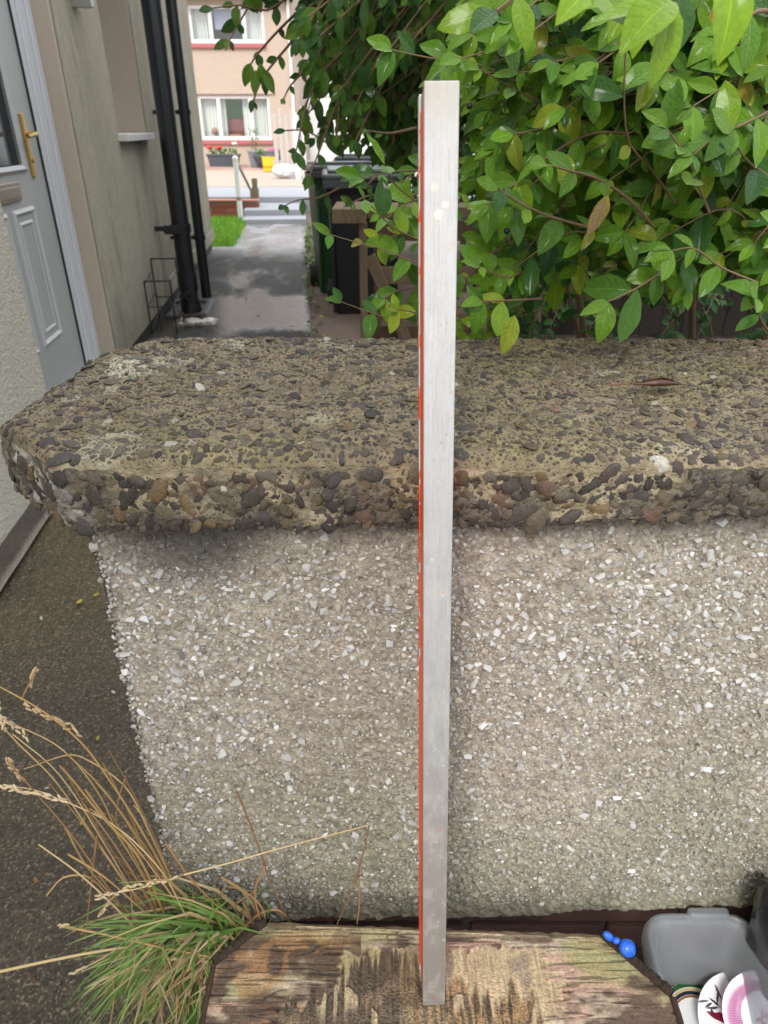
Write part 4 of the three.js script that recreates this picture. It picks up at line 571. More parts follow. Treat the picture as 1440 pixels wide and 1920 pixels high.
// ---------- the plastic tub and what lies in it ----------
{
  const t = thing('plastic_tub', 'cloudy grey plastic storage tub beside the stool, holding broken crockery', 'storage tub');
  const cx = 0.474, cz = -0.405, RY = 0.312;
  const prof = [[0.072, 0.19, 0.012], [0.078, 0.197, 0.022], [0.0875, 0.2085, 0.265], [0.0885, 0.210, 0.285], [0.096, 0.2165, 0.302], [0.1005, 0.2215, 0.300], [0.1025, 0.2235, 0.284], [0.1055, 0.2265, 0.283], [0.1055, 0.2265, 0.296], [0.1025, 0.2235, 0.3115], [0.095, 0.216, 0.315], [0.0868, 0.2085, 0.290], [0.0858, 0.2065, 0.262], [0.0765, 0.1955, 0.025]];
  const g = sheet(88, prof.length - 1, (u, v, i, j) => { const w = prof[j][0] - 0.014, [, d, y] = prof[j], a = -u * Math.PI * 2, c = Math.cos(a), s = Math.sin(a), e = 0.30; return [cx + Math.sign(c) * Math.pow(Math.abs(c), e) * w, y, cz + Math.sign(s) * Math.pow(Math.abs(s), e) * d, 1, 1, 1]; });
  const pl = phys([0.80, 0.825, 0.85], 0.34, { transmission: 0.84, specularIntensity: 0.8, thickness: 0, bumpMap: grit(5), bumpScale: 0.0006, side: THREE.DoubleSide });
  part('tub', g, pl, t);
  part('base', box(cx - 0.052, cx + 0.052, 0.01, 0.014, cz - 0.19, cz + 0.19), pl, t);
  part('handle', [box(cx - 0.012, cx + 0.05, 0.300, 0.322, cz - 0.2285, cz - 0.213, 0.006)], pl, t);
  const dish = (r, d) => new THREE.LatheGeometry([[0, 0.004], [r * 0.55, 0.004], [r * 0.62, 0.008], [r, d], [r * 1.0, d + 0.003], [r * 0.62, 0.012], [r * 0.55, 0.008], [0, 0.008]].map((a) => new THREE.Vector2(...a)), 48);
  const printed = (fn) => { const c = document.createElement('canvas'); c.width = c.height = 512; const k = c.getContext('2d'); fn(k); const x = new THREE.CanvasTexture(c); x.colorSpace = THREE.SRGBColorSpace; return x; };
  const planar = (g, r) => { const p = g.attributes.position, u = g.attributes.uv; for (let i = 0; i < p.count; i++) u.setXY(i, 0.5 + p.getX(i) / r / 2, 0.5 - p.getZ(i) / r / 2); return g; };
  const put = (o, px, py, h, nx, ny, nz, spin) => { const d = dirOf(px, py), k = (h - EYE) / d.y; o.position.copy(d.multiplyScalar(k).add(camera.position)); o.quaternion.setFromUnitVectors(V(0, 1, 0), V(nx, ny, nz).normalize()); o.rotateY(spin); };
  const leafy = printed((k) => { k.fillStyle = '#e9e6e8'; k.fillRect(0, 0, 512, 512); const R = rng(6); const stroke = (x, y, a, l, w, c) => { k.save(); k.translate(x, y); k.rotate(a); k.fillStyle = c; k.beginPath(); k.moveTo(0, 0); for (let i = 1; i <= 8; i++) k.lineTo(i * l / 8, -w * Math.sin(i / 8 * 3.14) * (0.7 + 0.6 * R())); for (let i = 8; i >= 0; i--) k.lineTo(i * l / 8, w * Math.sin(i / 8 * 3.14) * (0.7 + 0.6 * R())); k.fill(); k.restore(); };
    stroke(96, 120, 0.85, 210, 28, '#7d1730'); stroke(200, 200, 0.7, 150, 20, '#8a1c34'); stroke(260, 300, 1.1, 120, 14, '#5c1426'); for (let i = 0; i < 9; i++) stroke(130 + R() * 150, 60 + R() * 160, R() * 6, 40 + R() * 50, 7, i % 2 ? '#4c4855' : '#2f2b33'); for (let i = 0; i < 5; i++) stroke(230 + R() * 90, 100 + R() * 90, R() * 6, 50, 16, '#b58aa5'); });
  const C = std([1, 1, 1], 0.16, { map: leafy }), p1 = thing('china_plate', 'white china plate with dark red leaf pattern, in the tub', 'plate'); part('dish', planar(dish(0.064, 0.011), 0.064), C, p1); put(p1, 1392, 1915, 0.165, -0.25, 0.85, 0.45, 0.4);
  const ribbed = printed((k) => { k.fillStyle = '#b9799f'; k.fillRect(0, 0, 512, 512); k.strokeStyle = '#9a5c86'; k.lineWidth = 4; for (let i = 0; i < 96; i++) { const a = i / 96 * 6.283; k.beginPath(); k.moveTo(256 + 120 * Math.cos(a), 256 + 120 * Math.sin(a)); k.lineTo(256 + 256 * Math.cos(a), 256 + 256 * Math.sin(a)); k.stroke(); } k.fillStyle = '#dcdadb'; k.beginPath(); k.arc(256, 256, 146, 0, 7); k.fill(); k.fillStyle = '#7a4a1e'; for (let i = 0; i < 7; i++) { k.beginPath(); k.ellipse(210 + i * 18, 250 + 30 * Math.sin(i * 2), 26, 9, i, 0, 7); k.fill(); } });
  const p2 = thing('china_saucer', 'pink ribbed saucer with white centre, leaning at the right of the tub', 'saucer'); part('dish', planar(dish(0.060, 0.012), 0.06), std([1, 1, 1], 0.16, { map: ribbed }), p2); put(p2, 1436, 1908, 0.205, -0.3, 0.8, 0.5, 0.2);
  const band = printed((k) => { k.fillStyle = '#e6e6e6'; k.fillRect(0, 0, 512, 512); for (const [r, w, c] of [[240, 30, '#1f4a22'], [212, 20, '#b9a878'], [192, 22, '#232a3a'], [172, 14, '#8a5a30']]) { k.strokeStyle = c; k.lineWidth = w; k.beginPath(); k.arc(256, 256, r, 0, 7); k.stroke(); } });
  const p3 = thing('china_bowl', 'white dish with a dark green and navy banded rim, at the left of the tub', 'dish'); part('dish', planar(dish(0.058, 0.012), 0.058), std([1, 1, 1], 0.16, { map: band }), p3); put(p3, 1302, 1925, 0.12, 0.05, 0.9, 0.4, 0);
  const bag = new THREE.IcosahedronGeometry(0.1, 6), p = bag.attributes.position; for (let i = 0; i < p.count; i++) { const x = p.getX(i), y = p.getY(i), z = p.getZ(i), k = 0.86 + 0.3 * fbm(x * 30 + 9, y * 22 + z * 25, 4), Y = y * k * 2.35; p.setXYZ(i, x * k * 0.95 - 0.55 * Math.max(0, Y - 0.02), Y, z * k * 0.9); } const bg = mergeVertices(bag.deleteAttribute('uv') && bag.deleteAttribute('normal') && bag, 1e-5); bg.computeVertexNormals();
  const sk = thing('plastic_sack', 'crumpled black plastic sack wedged between tub and garden wall', 'sack', [0.668, 0.225, -0.565]); part('sack', bg, std([0.012, 0.014, 0.015], 0.3), sk);
}
{ // blue scrap of rubber on the stool's corner
  const c = P(1176, 1776, 0.512); c.y = SY + 0.010; const t = thing('balloon_scrap', 'bright blue knotted scrap of balloon on the rear right corner of the stool', 'balloon', [c.x, c.y, c.z]);
  t.scale.setScalar(0.9); const m = phys([0.012, 0.11, 0.60], 0.42, { clearcoat: 0.15 }); const g = new THREE.SphereGeometry(0.0125, 32, 24).scale(0.95, 1.1, 0.95).rotateZ(0.35).rotateX(0.3); { const p = g.attributes.position; for (let i = 0; i < p.count; i++) { const k = 0.90 + 0.2 * fbm(p.getX(i) * 130 + 5, p.getY(i) * 130 + p.getZ(i) * 90, 3); p.setXYZ(i, p.getX(i) * k, p.getY(i) * k, p.getZ(i) * k); } const f = mergeVertices(g.deleteAttribute('normal'), 1e-5); f.computeVertexNormals(); g.copy(f); }
  part('bulb', g, m, t); part('neck', new THREE.SphereGeometry(0.0048, 16, 12).scale(1.2, 1, 1).translate(-0.0142, 0.006, -0.007), m, t); part('knot', [new THREE.SphereGeometry(0.0068, 20, 14).scale(1.35, 0.8, 0.8).rotateZ(-0.6).rotateY(-0.3).translate(-0.0245, 0.0075, -0.0125)], m, t);
}
// ---------- the grass tuft at the foot of the wall ----------
function ribbon(heap, pts, w, c0, c1, up = V(0.2, 0.6, 0.8), n = 9, fold = 0.25) {
  const cv = new THREE.CatmullRomCurve3(pts), k0 = heap.k, s = V(0, 0, 0), nn = V(0, 0, 0);
  for (let i = 0; i <= n; i++) {
    const t = i / n, p = cv.getPointAt(t), d = cv.getTangentAt(t); s.crossVectors(d, up).normalize(); nn.crossVectors(s, d).normalize(); const ww = w * (t < 0.15 ? 0.6 + t * 2.7 : Math.pow(1 - (t - 0.15) / 0.85, 0.7)) + 0.0002, c = mix3(c0, c1, t);
    for (const q of [-1, 0, 1]) { heap.p.push(p.x + s.x * ww * q - (q ? 0 : nn.x * ww * fold), p.y + s.y * ww * q - (q ? 0 : nn.y * ww * fold), p.z + s.z * ww * q - (q ? 0 : nn.z * ww * fold)); const b = nn.clone().addScaledVector(s, q * 0.35).normalize(); heap.n.push(b.x, b.y, b.z); heap.c.push(...c); heap.u.push(q, t); }
    if (i) for (const q of [0, 1]) { const a = k0 + (i - 1) * 3 + q; heap.i.push(a, a + 1, a + 3, a + 1, a + 4, a + 3); }
  }
  heap.k += (n + 1) * 3;
}
{
  const t = thing('grass_tuft', 'clump of green grass with tall dry straw stalks, at the wall end beside the stool', 'grass clump'), R = rng(55), heap = new Heap();
  for (let i = 0; i < 420; i++) {
    const a = R(), b0 = P(lerp(330, 500, R()), 1735 + R() * 40, 0.565 + R() * 0.06), root = V(b0.x + (R() - 0.5) * 0.05, 0.0, b0.z - 0.01), wild = R() < 0.3, e = wild ? P(lerp(180, 520, R()), lerp(1640, 1960, R()), 0.52 + R() * 0.1) : P(lerp(110, 430, Math.pow(a, 0.8)), lerp(1720, 2010, R() * 0.7 + a * 0.3), 0.50 + R() * 0.12), mid = b0.clone().lerp(e, 0.4 + 0.2 * R()); mid.y += 0.01 + R() * 0.06; mid.x += 0.05 * (R() - 0.5);
    const dead = R() < 0.24, c = dead ? mix3([0.30, 0.21, 0.09], [0.42, 0.33, 0.16], R()) : mix3([0.05, 0.13, 0.022], [0.15, 0.29, 0.05], R());
    ribbon(heap, [root, b0, mid, e], 0.0030 + R() * 0.0026, c.map((k) => k * 0.8), dead ? c : mix3(c, [0.16, 0.24, 0.05], 0.5), V(R() - 0.3, 0.7, 0.7));
  }
  for (let i = 0; i < 240; i++) { const b = P(lerp(250, 500, R()), 1745 + 90 * R(), 0.55 + 0.08 * R()), d = V(R() - 0.65, 0.25 * (R() - 0.5), R() - 0.4).normalize().multiplyScalar(0.03 + 0.06 * R()), k = R(); ribbon(heap, [b, b.clone().addScaledVector(d, 0.5).add(V(0, 0.008 * R(), 0)), b.clone().add(d)], 0.0012 + 0.0014 * R(), mix3([0.16, 0.10, 0.045], [0.46, 0.35, 0.18], k), mix3([0.2, 0.13, 0.06], [0.5, 0.4, 0.22], k), V(R() - 0.5, 0.7, 0.6), 5); }
  part('blades', heap.geo(), tinted(0.5, { side: THREE.DoubleSide }), t, undefined, 'stuff');
  const straw = [[0.40, 0.25, 0.095], [0.46, 0.31, 0.14], [0.32, 0.18, 0.075], [0.58, 0.43, 0.22], [0.22, 0.12, 0.06]].map((c) => std(c, 0.6)), husk = [[0.52, 0.38, 0.22], [0.60, 0.47, 0.30]].map((c) => std(c, 0.8));
  const seed = new THREE.SphereGeometry(1, 6, 4).scale(0.0017, 0.0050, 0.0015);
  const S = [
    [0.60, 0.0019, 0, [[352, 1725], [290, 1600], [210, 1470], [150, 1390], [75, 1330], [0, 1288]], [[150, 1375], [40, 1318], 20]], [0.60, 0.0013, 0, [[40, 1312], [58, 1275], [70, 1250]], [[55, 1282], [72, 1248], 8]],
    [0.61, 0.0017, 1, [[345, 1735], [300, 1680], [230, 1580], [180, 1480], [110, 1400], [-5, 1345]], [[50, 1385], [0, 1340], 10]], [0.595, 0.0018, 1, [[310, 1740], [240, 1660], [170, 1560], [100, 1460], [30, 1390], [-10, 1345]], [[10, 1370], [-10, 1300], 14]],
    [0.59, 0.0016, 2, [[270, 1760], [200, 1660], [130, 1560], [70, 1490], [12, 1425]], [[40, 1462], [10, 1418], 16]], [0.585, 0.0022, 0, [[318, 1735], [255, 1600], [195, 1535], [130, 1455], [112, 1436]]],
    [0.60, 0.0016, 1, [[335, 1690], [280, 1560], [230, 1470], [160, 1423], [135, 1415], [45, 1442]]], [0.575, 0.0013, 3, [[350, 1720], [300, 1630], [210, 1545], [110, 1498], [60, 1480], [-5, 1472]], [[125, 1502], [0, 1472], 34]],
    [0.57, 0.0019, 3, [[275, 1765], [230, 1715], [150, 1640], [72, 1583]]], [0.56, 0.0013, 3, [[345, 1640], [430, 1618], [520, 1592], [692, 1547]]], [0.56, 0.0012, 3, [[178, 1680], [250, 1668], [345, 1640]], [[180, 1682], [330, 1645], 30]], [0.562, 0.0012, 4, [[692, 1549], [676, 1620], [655, 1680], [628, 1742]]],
    [0.545, 0.0026, 3, [[-10, 1824], [100, 1800], [210, 1780], [340, 1768], [470, 1754]]], [0.548, 0.0021, 0, [[110, 1735], [210, 1755], [310, 1778], [410, 1797]], [[110, 1735], [130, 1738], 5]], [0.585, 0.0014, 4, [[445, 1485], [480, 1575], [510, 1660], [552, 1745]]],
    [0.58, 0.0018, 2, [[310, 1580], [360, 1650], [410, 1700], [470, 1740]]], [0.565, 0.0015, 2, [[672, 1642], [674, 1690], [667, 1750]]], [0.57, 0.0020, 2, [[498, 1622], [478, 1670], [492, 1740]]], [0.57, 0.0020, 4, [[455, 1690], [470, 1720], [480, 1750]]], [0.575, 0.0022, 2, [[548, 1735], [520, 1706], [490, 1712], [440, 1760]]], [0.57, 0.0017, 2, [[415, 1645], [450, 1665], [490, 1700], [500, 1745]]],
    [0.60, 0.0017, 2, [[182, 1565], [172, 1650], [160, 1760]]], [0.59, 0.0015, 1, [[88, 1678], [120, 1645], [160, 1642], [215, 1690], [300, 1750]]], [0.61, 0.0014, 2, [[236, 1455], [222, 1500], [216, 1560]]], [0.585, 0.0017, 0, [[128, 1602], [190, 1640], [260, 1700], [330, 1760]]], [0.595, 0.0016, 1, [[122, 1550], [160, 1620], [230, 1700], [300, 1770]]], [0.55, 0.0014, 3, [[138, 1825], [175, 1806], [210, 1785], [260, 1740]], [[138, 1825], [165, 1812], 8]], [0.60, 0.0015, 4, [[120, 1440], [175, 1540], [240, 1640], [300, 1740]]], [0.605, 0.0016, 0, [[160, 1480], [230, 1580], [300, 1700], [330, 1760]]], [0.62, 0.0015, 2, [[250, 1590], [300, 1640], [345, 1705], [360, 1750]]], [0.57, 0.0014, 1, [[185, 1715], [205, 1690], [240, 1660]], [[185, 1715], [205, 1692], 8]], [0.55, 0.0021, 2, [[300, 1780], [330, 1850], [338, 1900]]], [0.55, 0.0020, 1, [[210, 1815], [214, 1870], [205, 1930]]], [0.553, 0.0022, 1, [[440, 1840], [360, 1880], [300, 1930]]], [0.55, 0.0020, 3, [[390, 1790], [330, 1840], [260, 1925]]], [0.553, 0.0022, 2, [[440, 1775], [400, 1800], [350, 1860]]],
  ];
  for (let i = 0; i < 14; i++) { const x = lerp(285, 360, R()), y = 1690 + 70 * R(), h = 90 + 330 * Math.pow(R(), 1.5), s = 0.35 + 0.45 * R(), b = 40 * (R() - 0.4); S.push([0.58 + 0.05 * R(), 0.0011 + 0.0009 * R(), Math.floor(R() * 5), [[x, y], [x - h * s * 0.4 + b * 0.4, y - h * 0.4], [x - h * s * 0.8 + b, y - h * 0.75], [x - h * s * 1.15 + b * (1 + R()), y - h * (0.9 + 0.15 * R())]]]); }
  for (const [D, r, k, pix, head] of S) {
    const n = pix.length, pts = pix.map(([x, y], i) => P(x, y, D + 0.035 * (i / n) * (k % 2 ? 1 : -0.5)));
    const st = part('stalk', taper(pts, r * 0.9, r * 0.5, 6, 5 * n), straw[k], t);
    if (head) { const g = [], [a, b, c] = head; for (let i = 0; i < c; i++) { const f = i / c, p = P(lerp(a[0], b[0], f) + (R() - 0.5) * 9, lerp(a[1], b[1], f) + (R() - 0.5) * 9, D + (R() - 0.5) * 0.008), dir = P(b[0], b[1], D).sub(P(a[0], a[1], D)).normalize(); g.push(seed.clone().applyQuaternion(new THREE.Quaternion().setFromUnitVectors(V(0, 1, 0), dir.add(V(R() - 0.5, R() - 0.5, R() - 0.5).multiplyScalar(0.9)).normalize())).scale(0.9 + R() * 0.3, 0.9 + R() * 0.3, 1).translate(p.x, p.y, p.z)); g[g.length - 1] = seed.clone().applyQuaternion(new THREE.Quaternion().setFromUnitVectors(V(0, 1, 0), dir)).translate(p.x, p.y, p.z); } part('seed_head', g, husk[k % 2], st); }
  }
}
// ---------- hedge, hanging shrub, hedge mass behind ----------
const leafTex = dataTex(128, 256, (px, py) => {
  const u = (px / 127 - 0.5) * 2, v = py / 255, a = Math.abs(u), mid = sstep(0.085, 0.02, a), s = (v * 7.5 - a * 1.5), f = Math.abs(s - Math.round(s)), vein = sstep(0.09, 0.02, f) * sstep(1, 0.6, a) * 0.5, n = fbm(px / 128 * 9, py / 256 * 14, 3);
  let c = mix3([0.72, 0.76, 0.70], [1, 1, 1], n); c = mix3(c, [1.15, 1.1, 1.02], vein * 0.28); c = mix3(c, [1.5, 1.35, 1.3], mid * 0.7); if (fbm(px / 128 * 30 + 7, py / 256 * 50, 2) > 0.76) c = mix3(c, [0.7, 0.5, 0.4], 0.5); return lin(c.map((k) => Math.min(1, k * 0.62)));
}, true);
const leafBump = dataTex(128, 256, (px, py) => { const u = (px / 127 - 0.5) * 2, v = py / 255, a = Math.abs(u), s = v * 7.5 - a * 1.5, f = Math.abs(s - Math.round(s)); return 0.5 + 0.12 * sstep(0.0, 0.35, f) - 0.35 * sstep(0.10, 0.0, a) + 0.4 * (fbm(px / 128 * 12, py / 256 * 24, 3) - 0.5); });
function leafGeo(rows, cols, curl, fold, wide, tip, twist = 0) {
  const g = sheet(cols, rows, (u, v) => { const t = v, w = wide * Math.pow(Math.sin(Math.PI * Math.pow(t, tip)), 0.85) * (t < 0.06 ? 0.4 : 1), x = (u - 0.5) * 2, y = t, z = -curl * t * t + fold * Math.abs(x) * w * 1.2 - 0.05 * x * x * w + 0.011 * Math.sin(t * 17 + wide * 90) * x * x, tw = twist * t, c = Math.cos(tw), s = Math.sin(tw); return [x * w * c - z * s * 0.2, y - 0.25 * curl * t * t, z + x * w * s, 1, 1, 1, u, v]; });
  g.deleteAttribute('color'); return g;
}
const LR = rng(31);
const leafShapes = []; for (let k = 0; k < 12; k++) leafShapes.push(leafGeo(9, 6, -0.12 + LR() * 0.60, 0.06 + LR() * 0.38, 0.185 + LR() * 0.085, 0.80 + LR() * 0.26, (LR() - 0.5) * 0.9));
const leafCheap = []; for (let k = 0; k < 8; k++) leafCheap.push(leafGeo(5, 2, LR() * 0.4, 0.15 + LR() * 0.3, 0.21 + LR() * 0.07, 0.80 + LR() * 0.2, (LR() - 0.5) * 0.8));
const leafTiny = leafGeo(2, 2, 0.2, 0.25, 0.25, 0.9);
const leafMat = (c, o = {}) => new THREE.MeshPhysicalMaterial({ ...(c ? { color: new THREE.Color().setRGB(...c) } : { vertexColors: true }), map: leafTex, bumpMap: leafBump, bumpScale: 0.0022, roughness: 0.9, transmission: 0.36, thickness: 0, clearcoat: 0.34, clearcoatRoughness: 0.16, specularIntensity: 0.4, side: THREE.DoubleSide, ...o });
const GREENS = [[0.175, 0.40, 0.018], [0.235, 0.48, 0.020], [0.120, 0.31, 0.020], [0.065, 0.20, 0.026], [0.34, 0.58, 0.022], [0.055, 0.17, 0.032], [0.46, 0.58, 0.03], [0.50, 0.50, 0.05], [0.75, 0.60, 0.10], [0.62, 0.42, 0.18]];
const leafMats = GREENS.map((c) => leafMat(c));
class Bush {
  constructor(seed) { this.R = rng(seed); this.leaves = []; this.twigs = []; }
  leaf(p, dir, nrm, len, tone, front) { const x = V(0, 0, 0).crossVectors(dir, nrm).normalize(), z = V(0, 0, 0).crossVectors(x, dir).normalize(); this.leaves.push({ m: new THREE.Matrix4().makeBasis(x.multiplyScalar(len), dir.clone().multiplyScalar(len), z.multiplyScalar(len)).setPosition(p), p, len, tone, front }); }
  // a twig through pts with pairs of leaves towards its tip
  sprig(pts, pairs, len, o = {}) {
    const R = this.R, cv = new THREE.CatmullRomCurve3(pts), face = o.face ?? V(0, 0.62, 0.78), from = o.from ?? 0.15, front = o.front ?? 0;
    this.twigs.push({ pts, r: o.r ?? 0.0016, front });
    const view = V(0, 0, 0);
    for (let i = 0; i < pairs; i++) for (const sd of [-1, 1]) {
      if (R() < (o.miss ?? 0.12)) continue;
      const t = lerp(from, 1, (i + 0.3 * R()) / Math.max(1, pairs - 1) * 0.98), p = cv.getPointAt(clamp(t)), d = cv.getTangentAt(clamp(t)); view.copy(face).add(V(R() - 0.5, R() - 0.5, R() - 0.5).multiplyScalar(0.95)).normalize();
      const side = V(0, 0, 0).crossVectors(d, view).normalize().multiplyScalar(sd), dir = d.clone().multiplyScalar(0.55 + 0.35 * R()).add(side.multiplyScalar(0.75 + 0.3 * R())).add(V(0, -(o.droop ?? 0.12) * (0.5 + R()), 0)).normalize();
      const k = R(), tone = o.tone ? o.tone(R, t) : k < 0.30 ? 0 : k < 0.54 ? 1 : k < 0.70 ? 2 : k < 0.78 ? 3 : k < 0.91 ? 4 : k < 0.955 ? 6 : k < 0.982 ? 5 : k < 0.995 ? 7 : 8;
      this.leaf(p, dir, view.clone(), len * (0.45 + 0.8 * R()) * (t > 0.85 ? 0.8 : 1), tone, front);
    }
    if (!o.blunt) this.leaf(cv.getPointAt(1), cv.getTangentAt(1), face.clone(), len * 0.7, o.tone ? o.tone(R, 1) : 1, front);
  }
  build(t, mats, most, stuffMat, tones) {
    const vis = (l) => { const [x, y, z] = toPixel(l.p); l.px = z > 0.05 ? l.len / z * F : 0; return z > 0.05 && x > -30 && x < 1470 && y > -30 && y < 1950; };
    for (const l of this.leaves) l.vis = vis(l); const order = this.leaves.filter((l) => l.vis && l.front > 0).sort((a, b) => b.front * b.px - a.front * a.px), own = new Set(order.slice(0, most));
    const heap = new Heap(), R = this.R;
    for (const l of this.leaves) {
      if (own.has(l)) { const o = part('leaf', leafShapes[Math.floor(R() * 12)], mats[l.tone], t); l.m.decompose(o.position, o.quaternion, o.scale); continue; }
      const f = 0.75 + 0.5 * R(); heap.add(l.cheap ?? (l.px > 34 ? leafShapes[Math.floor(R() * 12)] : leafCheap[Math.floor(R() * 8)]), l.m, tones[l.tone].map((k) => Math.min(0.9, k * f)));
    }
    part('leaves', heap.geo(), stuffMat, t, undefined, 'stuff');
    const bark = std([0.17, 0.105, 0.055], 0.8), rest = []; let n = 0;
    for (const w of this.twigs) { const g = taper(w.pts, w.r * 1.25, w.r * 0.55, 5, 10); if (w.front > 0 && n++ < 140) part('twig', g, bark, t); else rest.push(g); }
    if (rest.length) part('twigs', rest, bark, t, undefined, 'stuff');
  }
}
const stuffLeaf = leafMat(null, { bumpScale: 0.001 });
{ // the near hedge, hanging over the coping
  const t = thing('hedge', 'glossy green broad-leaved hedge hanging over the coping on the right', 'hedge'), B = new Bush(1234), R = B.R;
  // twigs that can be followed in the photograph: pixel, pixel ... and distance
  const S = (D0, D1, pix, pairs, len, o = {}) => B.sprig(pix.map(([x, y], i) => P(x, y, lerp(D0, D1, i / (pix.length - 1)))), pairs, len, { front: 2, ...o });
  S(1.15, 0.98, [[1100, 215], [980, 160], [900, 122], [800, 108], [735, 94]], 6, 0.044, { miss: 0.2, from: 0.3 });
  S(1.12, 1.0, [[1110, 225], [1000, 185], [900, 130]], 4, 0.040);
  S(1.15, 0.93, [[1440, 470], [1310, 455], [1190, 445], [1080, 420], [1000, 395], [935, 355]], 8, 0.056, { r: 0.0028 });
  S(1.05, 0.92, [[1225, 425], [1180, 375], [1120, 335], [1060, 318], [1025, 308]], 4, 0.050, { r: 0.0022 });
  S(1.05, 0.93, [[1265, 380], [1215, 310], [1180, 270], [1170, 190], [1175, 60]], 4, 0.055, { miss: 0.3 });
  S(0.96, 0.90, [[1260, 490], [1225, 520], [1185, 545], [1140, 565]], 3, 0.062, { face: V(0, 0.45, 0.9), droop: 0.3, miss: 0 });
  S(1.0, 0.93, [[1420, 530], [1350, 500], [1300, 465], [1260, 470]], 4, 0.058);
  S(1.05, 0.97, [[1010, 560], [960, 563], [905, 565]], 3, 0.055, { miss: 0.1, droop: 0.6 });
  S(1.1, 0.98, [[1060, 480], [1000, 500], [950, 520], [900, 500]], 4, 0.055);
  S(0.99, 0.93, [[1440, 620], [1425, 595], [1420, 560]], 3, 0.062, { miss: 0.1, droop: 0.3 });
  S(1.0, 0.93, [[1440, 210], [1400, 230], [1345, 255], [1300, 290]], 4, 0.062);
  S(1.0, 0.95, [[1440, 330], [1400, 300], [1370, 250]], 3, 0.070);
  S(1.0, 0.94, [[1330, 400], [1310, 350], [1290, 300], [1250, 240]], 4, 0.055);
  // stray sprigs beyond the level, on the left
  S(1.12, 1.0, [[840, 480], [785, 450], [735, 425], [705, 395], [683, 374]], 4, 0.046, { from: 0.1, miss: 0.05, blunt: true, r: 0.0013 });
  S(1.12, 1.02, [[850, 500], [790, 495], [720, 468], [660, 452], [620, 440]], 4, 0.048, { from: 0.05, miss: 0.1, blunt: true, r: 0.0012, droop: 0.45 });
  S(1.15, 1.03, [[840, 620], [760, 605], [700, 588], [640, 566]], 3, 0.040, { from: 0.2, miss: 0.1, r: 0.0011, tone: (r) => [3, 5, 2][Math.floor(r() * 3)] });
  S(1.15, 1.05, [[830, 420], [790, 385], [740, 345], [722, 310]], 3, 0.048, { from: 0.05, blunt: true, miss: 0.1 });
  S(1.2, 1.05, [[860, 600], [800, 590], [745, 580]], 3, 0.044, { tone: (r) => [2, 4, 6][Math.floor(r() * 3)], miss: 0.1 });
  S(1.3, 1.15, [[870, 520], [810, 470], [760, 440], [715, 450]], 5, 0.055, { from: 0.05, miss: 0.1 }); S(1.3, 1.12, [[860, 380], [800, 370], [755, 385], [725, 410]], 5, 0.055, { from: 0.05, miss: 0.1 }); S(1.5, 1.3, [[840, 330], [780, 320], [720, 325], [680, 335]], 5, 0.06, { from: 0.05, tone: (q) => [3, 2, 0][Math.floor(q() * 3)] }); S(1.3, 1.15, [[860, 560], [800, 540], [750, 545], [720, 560]], 4, 0.055, { from: 0.05 });
  // large leaves overhead, nearest to the camera
  S(0.66, 0.58, [[1460, -90], [1380, -60], [1300, -20], [1260, 0]], 2, 0.08, { r: 0.003, miss: 0.1, tone: (r) => [1, 4, 4][Math.floor(r() * 3)] });
  S(0.68, 0.62, [[1250, -110], [1180, -70], [1120, -30]], 2, 0.07, { r: 0.002, miss: 0.1, tone: (r) => [4, 4, 6][Math.floor(r() * 3)] });
  S(0.82, 0.76, [[1500, 60], [1430, 20], [1360, 60]], 3, 0.062, { r: 0.0025, miss: 0.1 });
  S(0.82, 0.76, [[1320, -40], [1250, -20], [1140, -60]], 3, 0.062, { miss: 0.1 });
  S(0.85, 0.75, [[1100, -80], [1000, -30], [930, 20]], 4, 0.062, { tone: (r) => [1, 3, 4][Math.floor(r() * 3)] });
  for (const [px, py, D, k] of [[1120, 395, 0.92, 8], [1115, 405, 0.915, 9]]) B.leaf(P(px + 20, py - 30, D), V(-0.35, -0.85, 0.2).normalize(), V(0.3, 0.4, 0.85).normalize(), 0.045, k, 9);
  B.leaf(P(965, 590, 0.93), V(-0.25, -0.9, 0.25).normalize(), V(0.2, 0.3, 0.9).normalize(), 0.055, 6, 9);
  // the body: layers of arching twigs coming out of the depth
  const layer = (n, D0, D1, px0, px1, py0, py1, len, pairs, front, keep = () => true) => { for (let i = 0; i < n; i++) {
    const x = lerp(px0, px1, R()), y = lerp(py0, py1, R()), D = lerp(D0, D1, R()); if (!keep(x, y)) continue;
    const tip = P(x, y, D), base = tip.clone().add(V(0.12 + 0.22 * R(), -0.06 + 0.16 * R(), -(0.08 + 0.2 * R()))), mid = tip.clone().lerp(base, 0.5).add(V(0, 0.03 + 0.03 * R(), 0.01)); if (Math.min(tip.y, mid.y) < 1.1 && D < 1.1) continue;
    B.sprig([base, mid, tip], pairs, len, { front, face: V(-0.1 + 0.4 * (R() - 0.5), 0.55, 0.8).normalize() });
  } };
  const body = (x, y) => y < 545 + 70 * (R() - 0.3) - (x > 1020 ? 35 : 0) && x > 860 - 0.0 * y && x > 760 + (y < 120 ? 60 : 130);
  layer(185, 0.98, 1.15, 860, 1600, -140, 575, 0.056, 6, 1, body);
  layer(220, 1.15, 1.4, 850, 1680, -180, 580, 0.056, 6, 0.5, body);
  layer(220, 1.4, 1.8, 840, 1700, -200, 590, 0.06, 6, 0.1, (x, y) => x > 870 - y * 0.05 && (x < 1000 || y < 505 + 40 * R()));
  layer(150, 1.8, 2.3, 800, 1500, -200, 640, 0.06, 6, 0.05, (x, y) => x < 1000 || y < 510 + 40 * R());
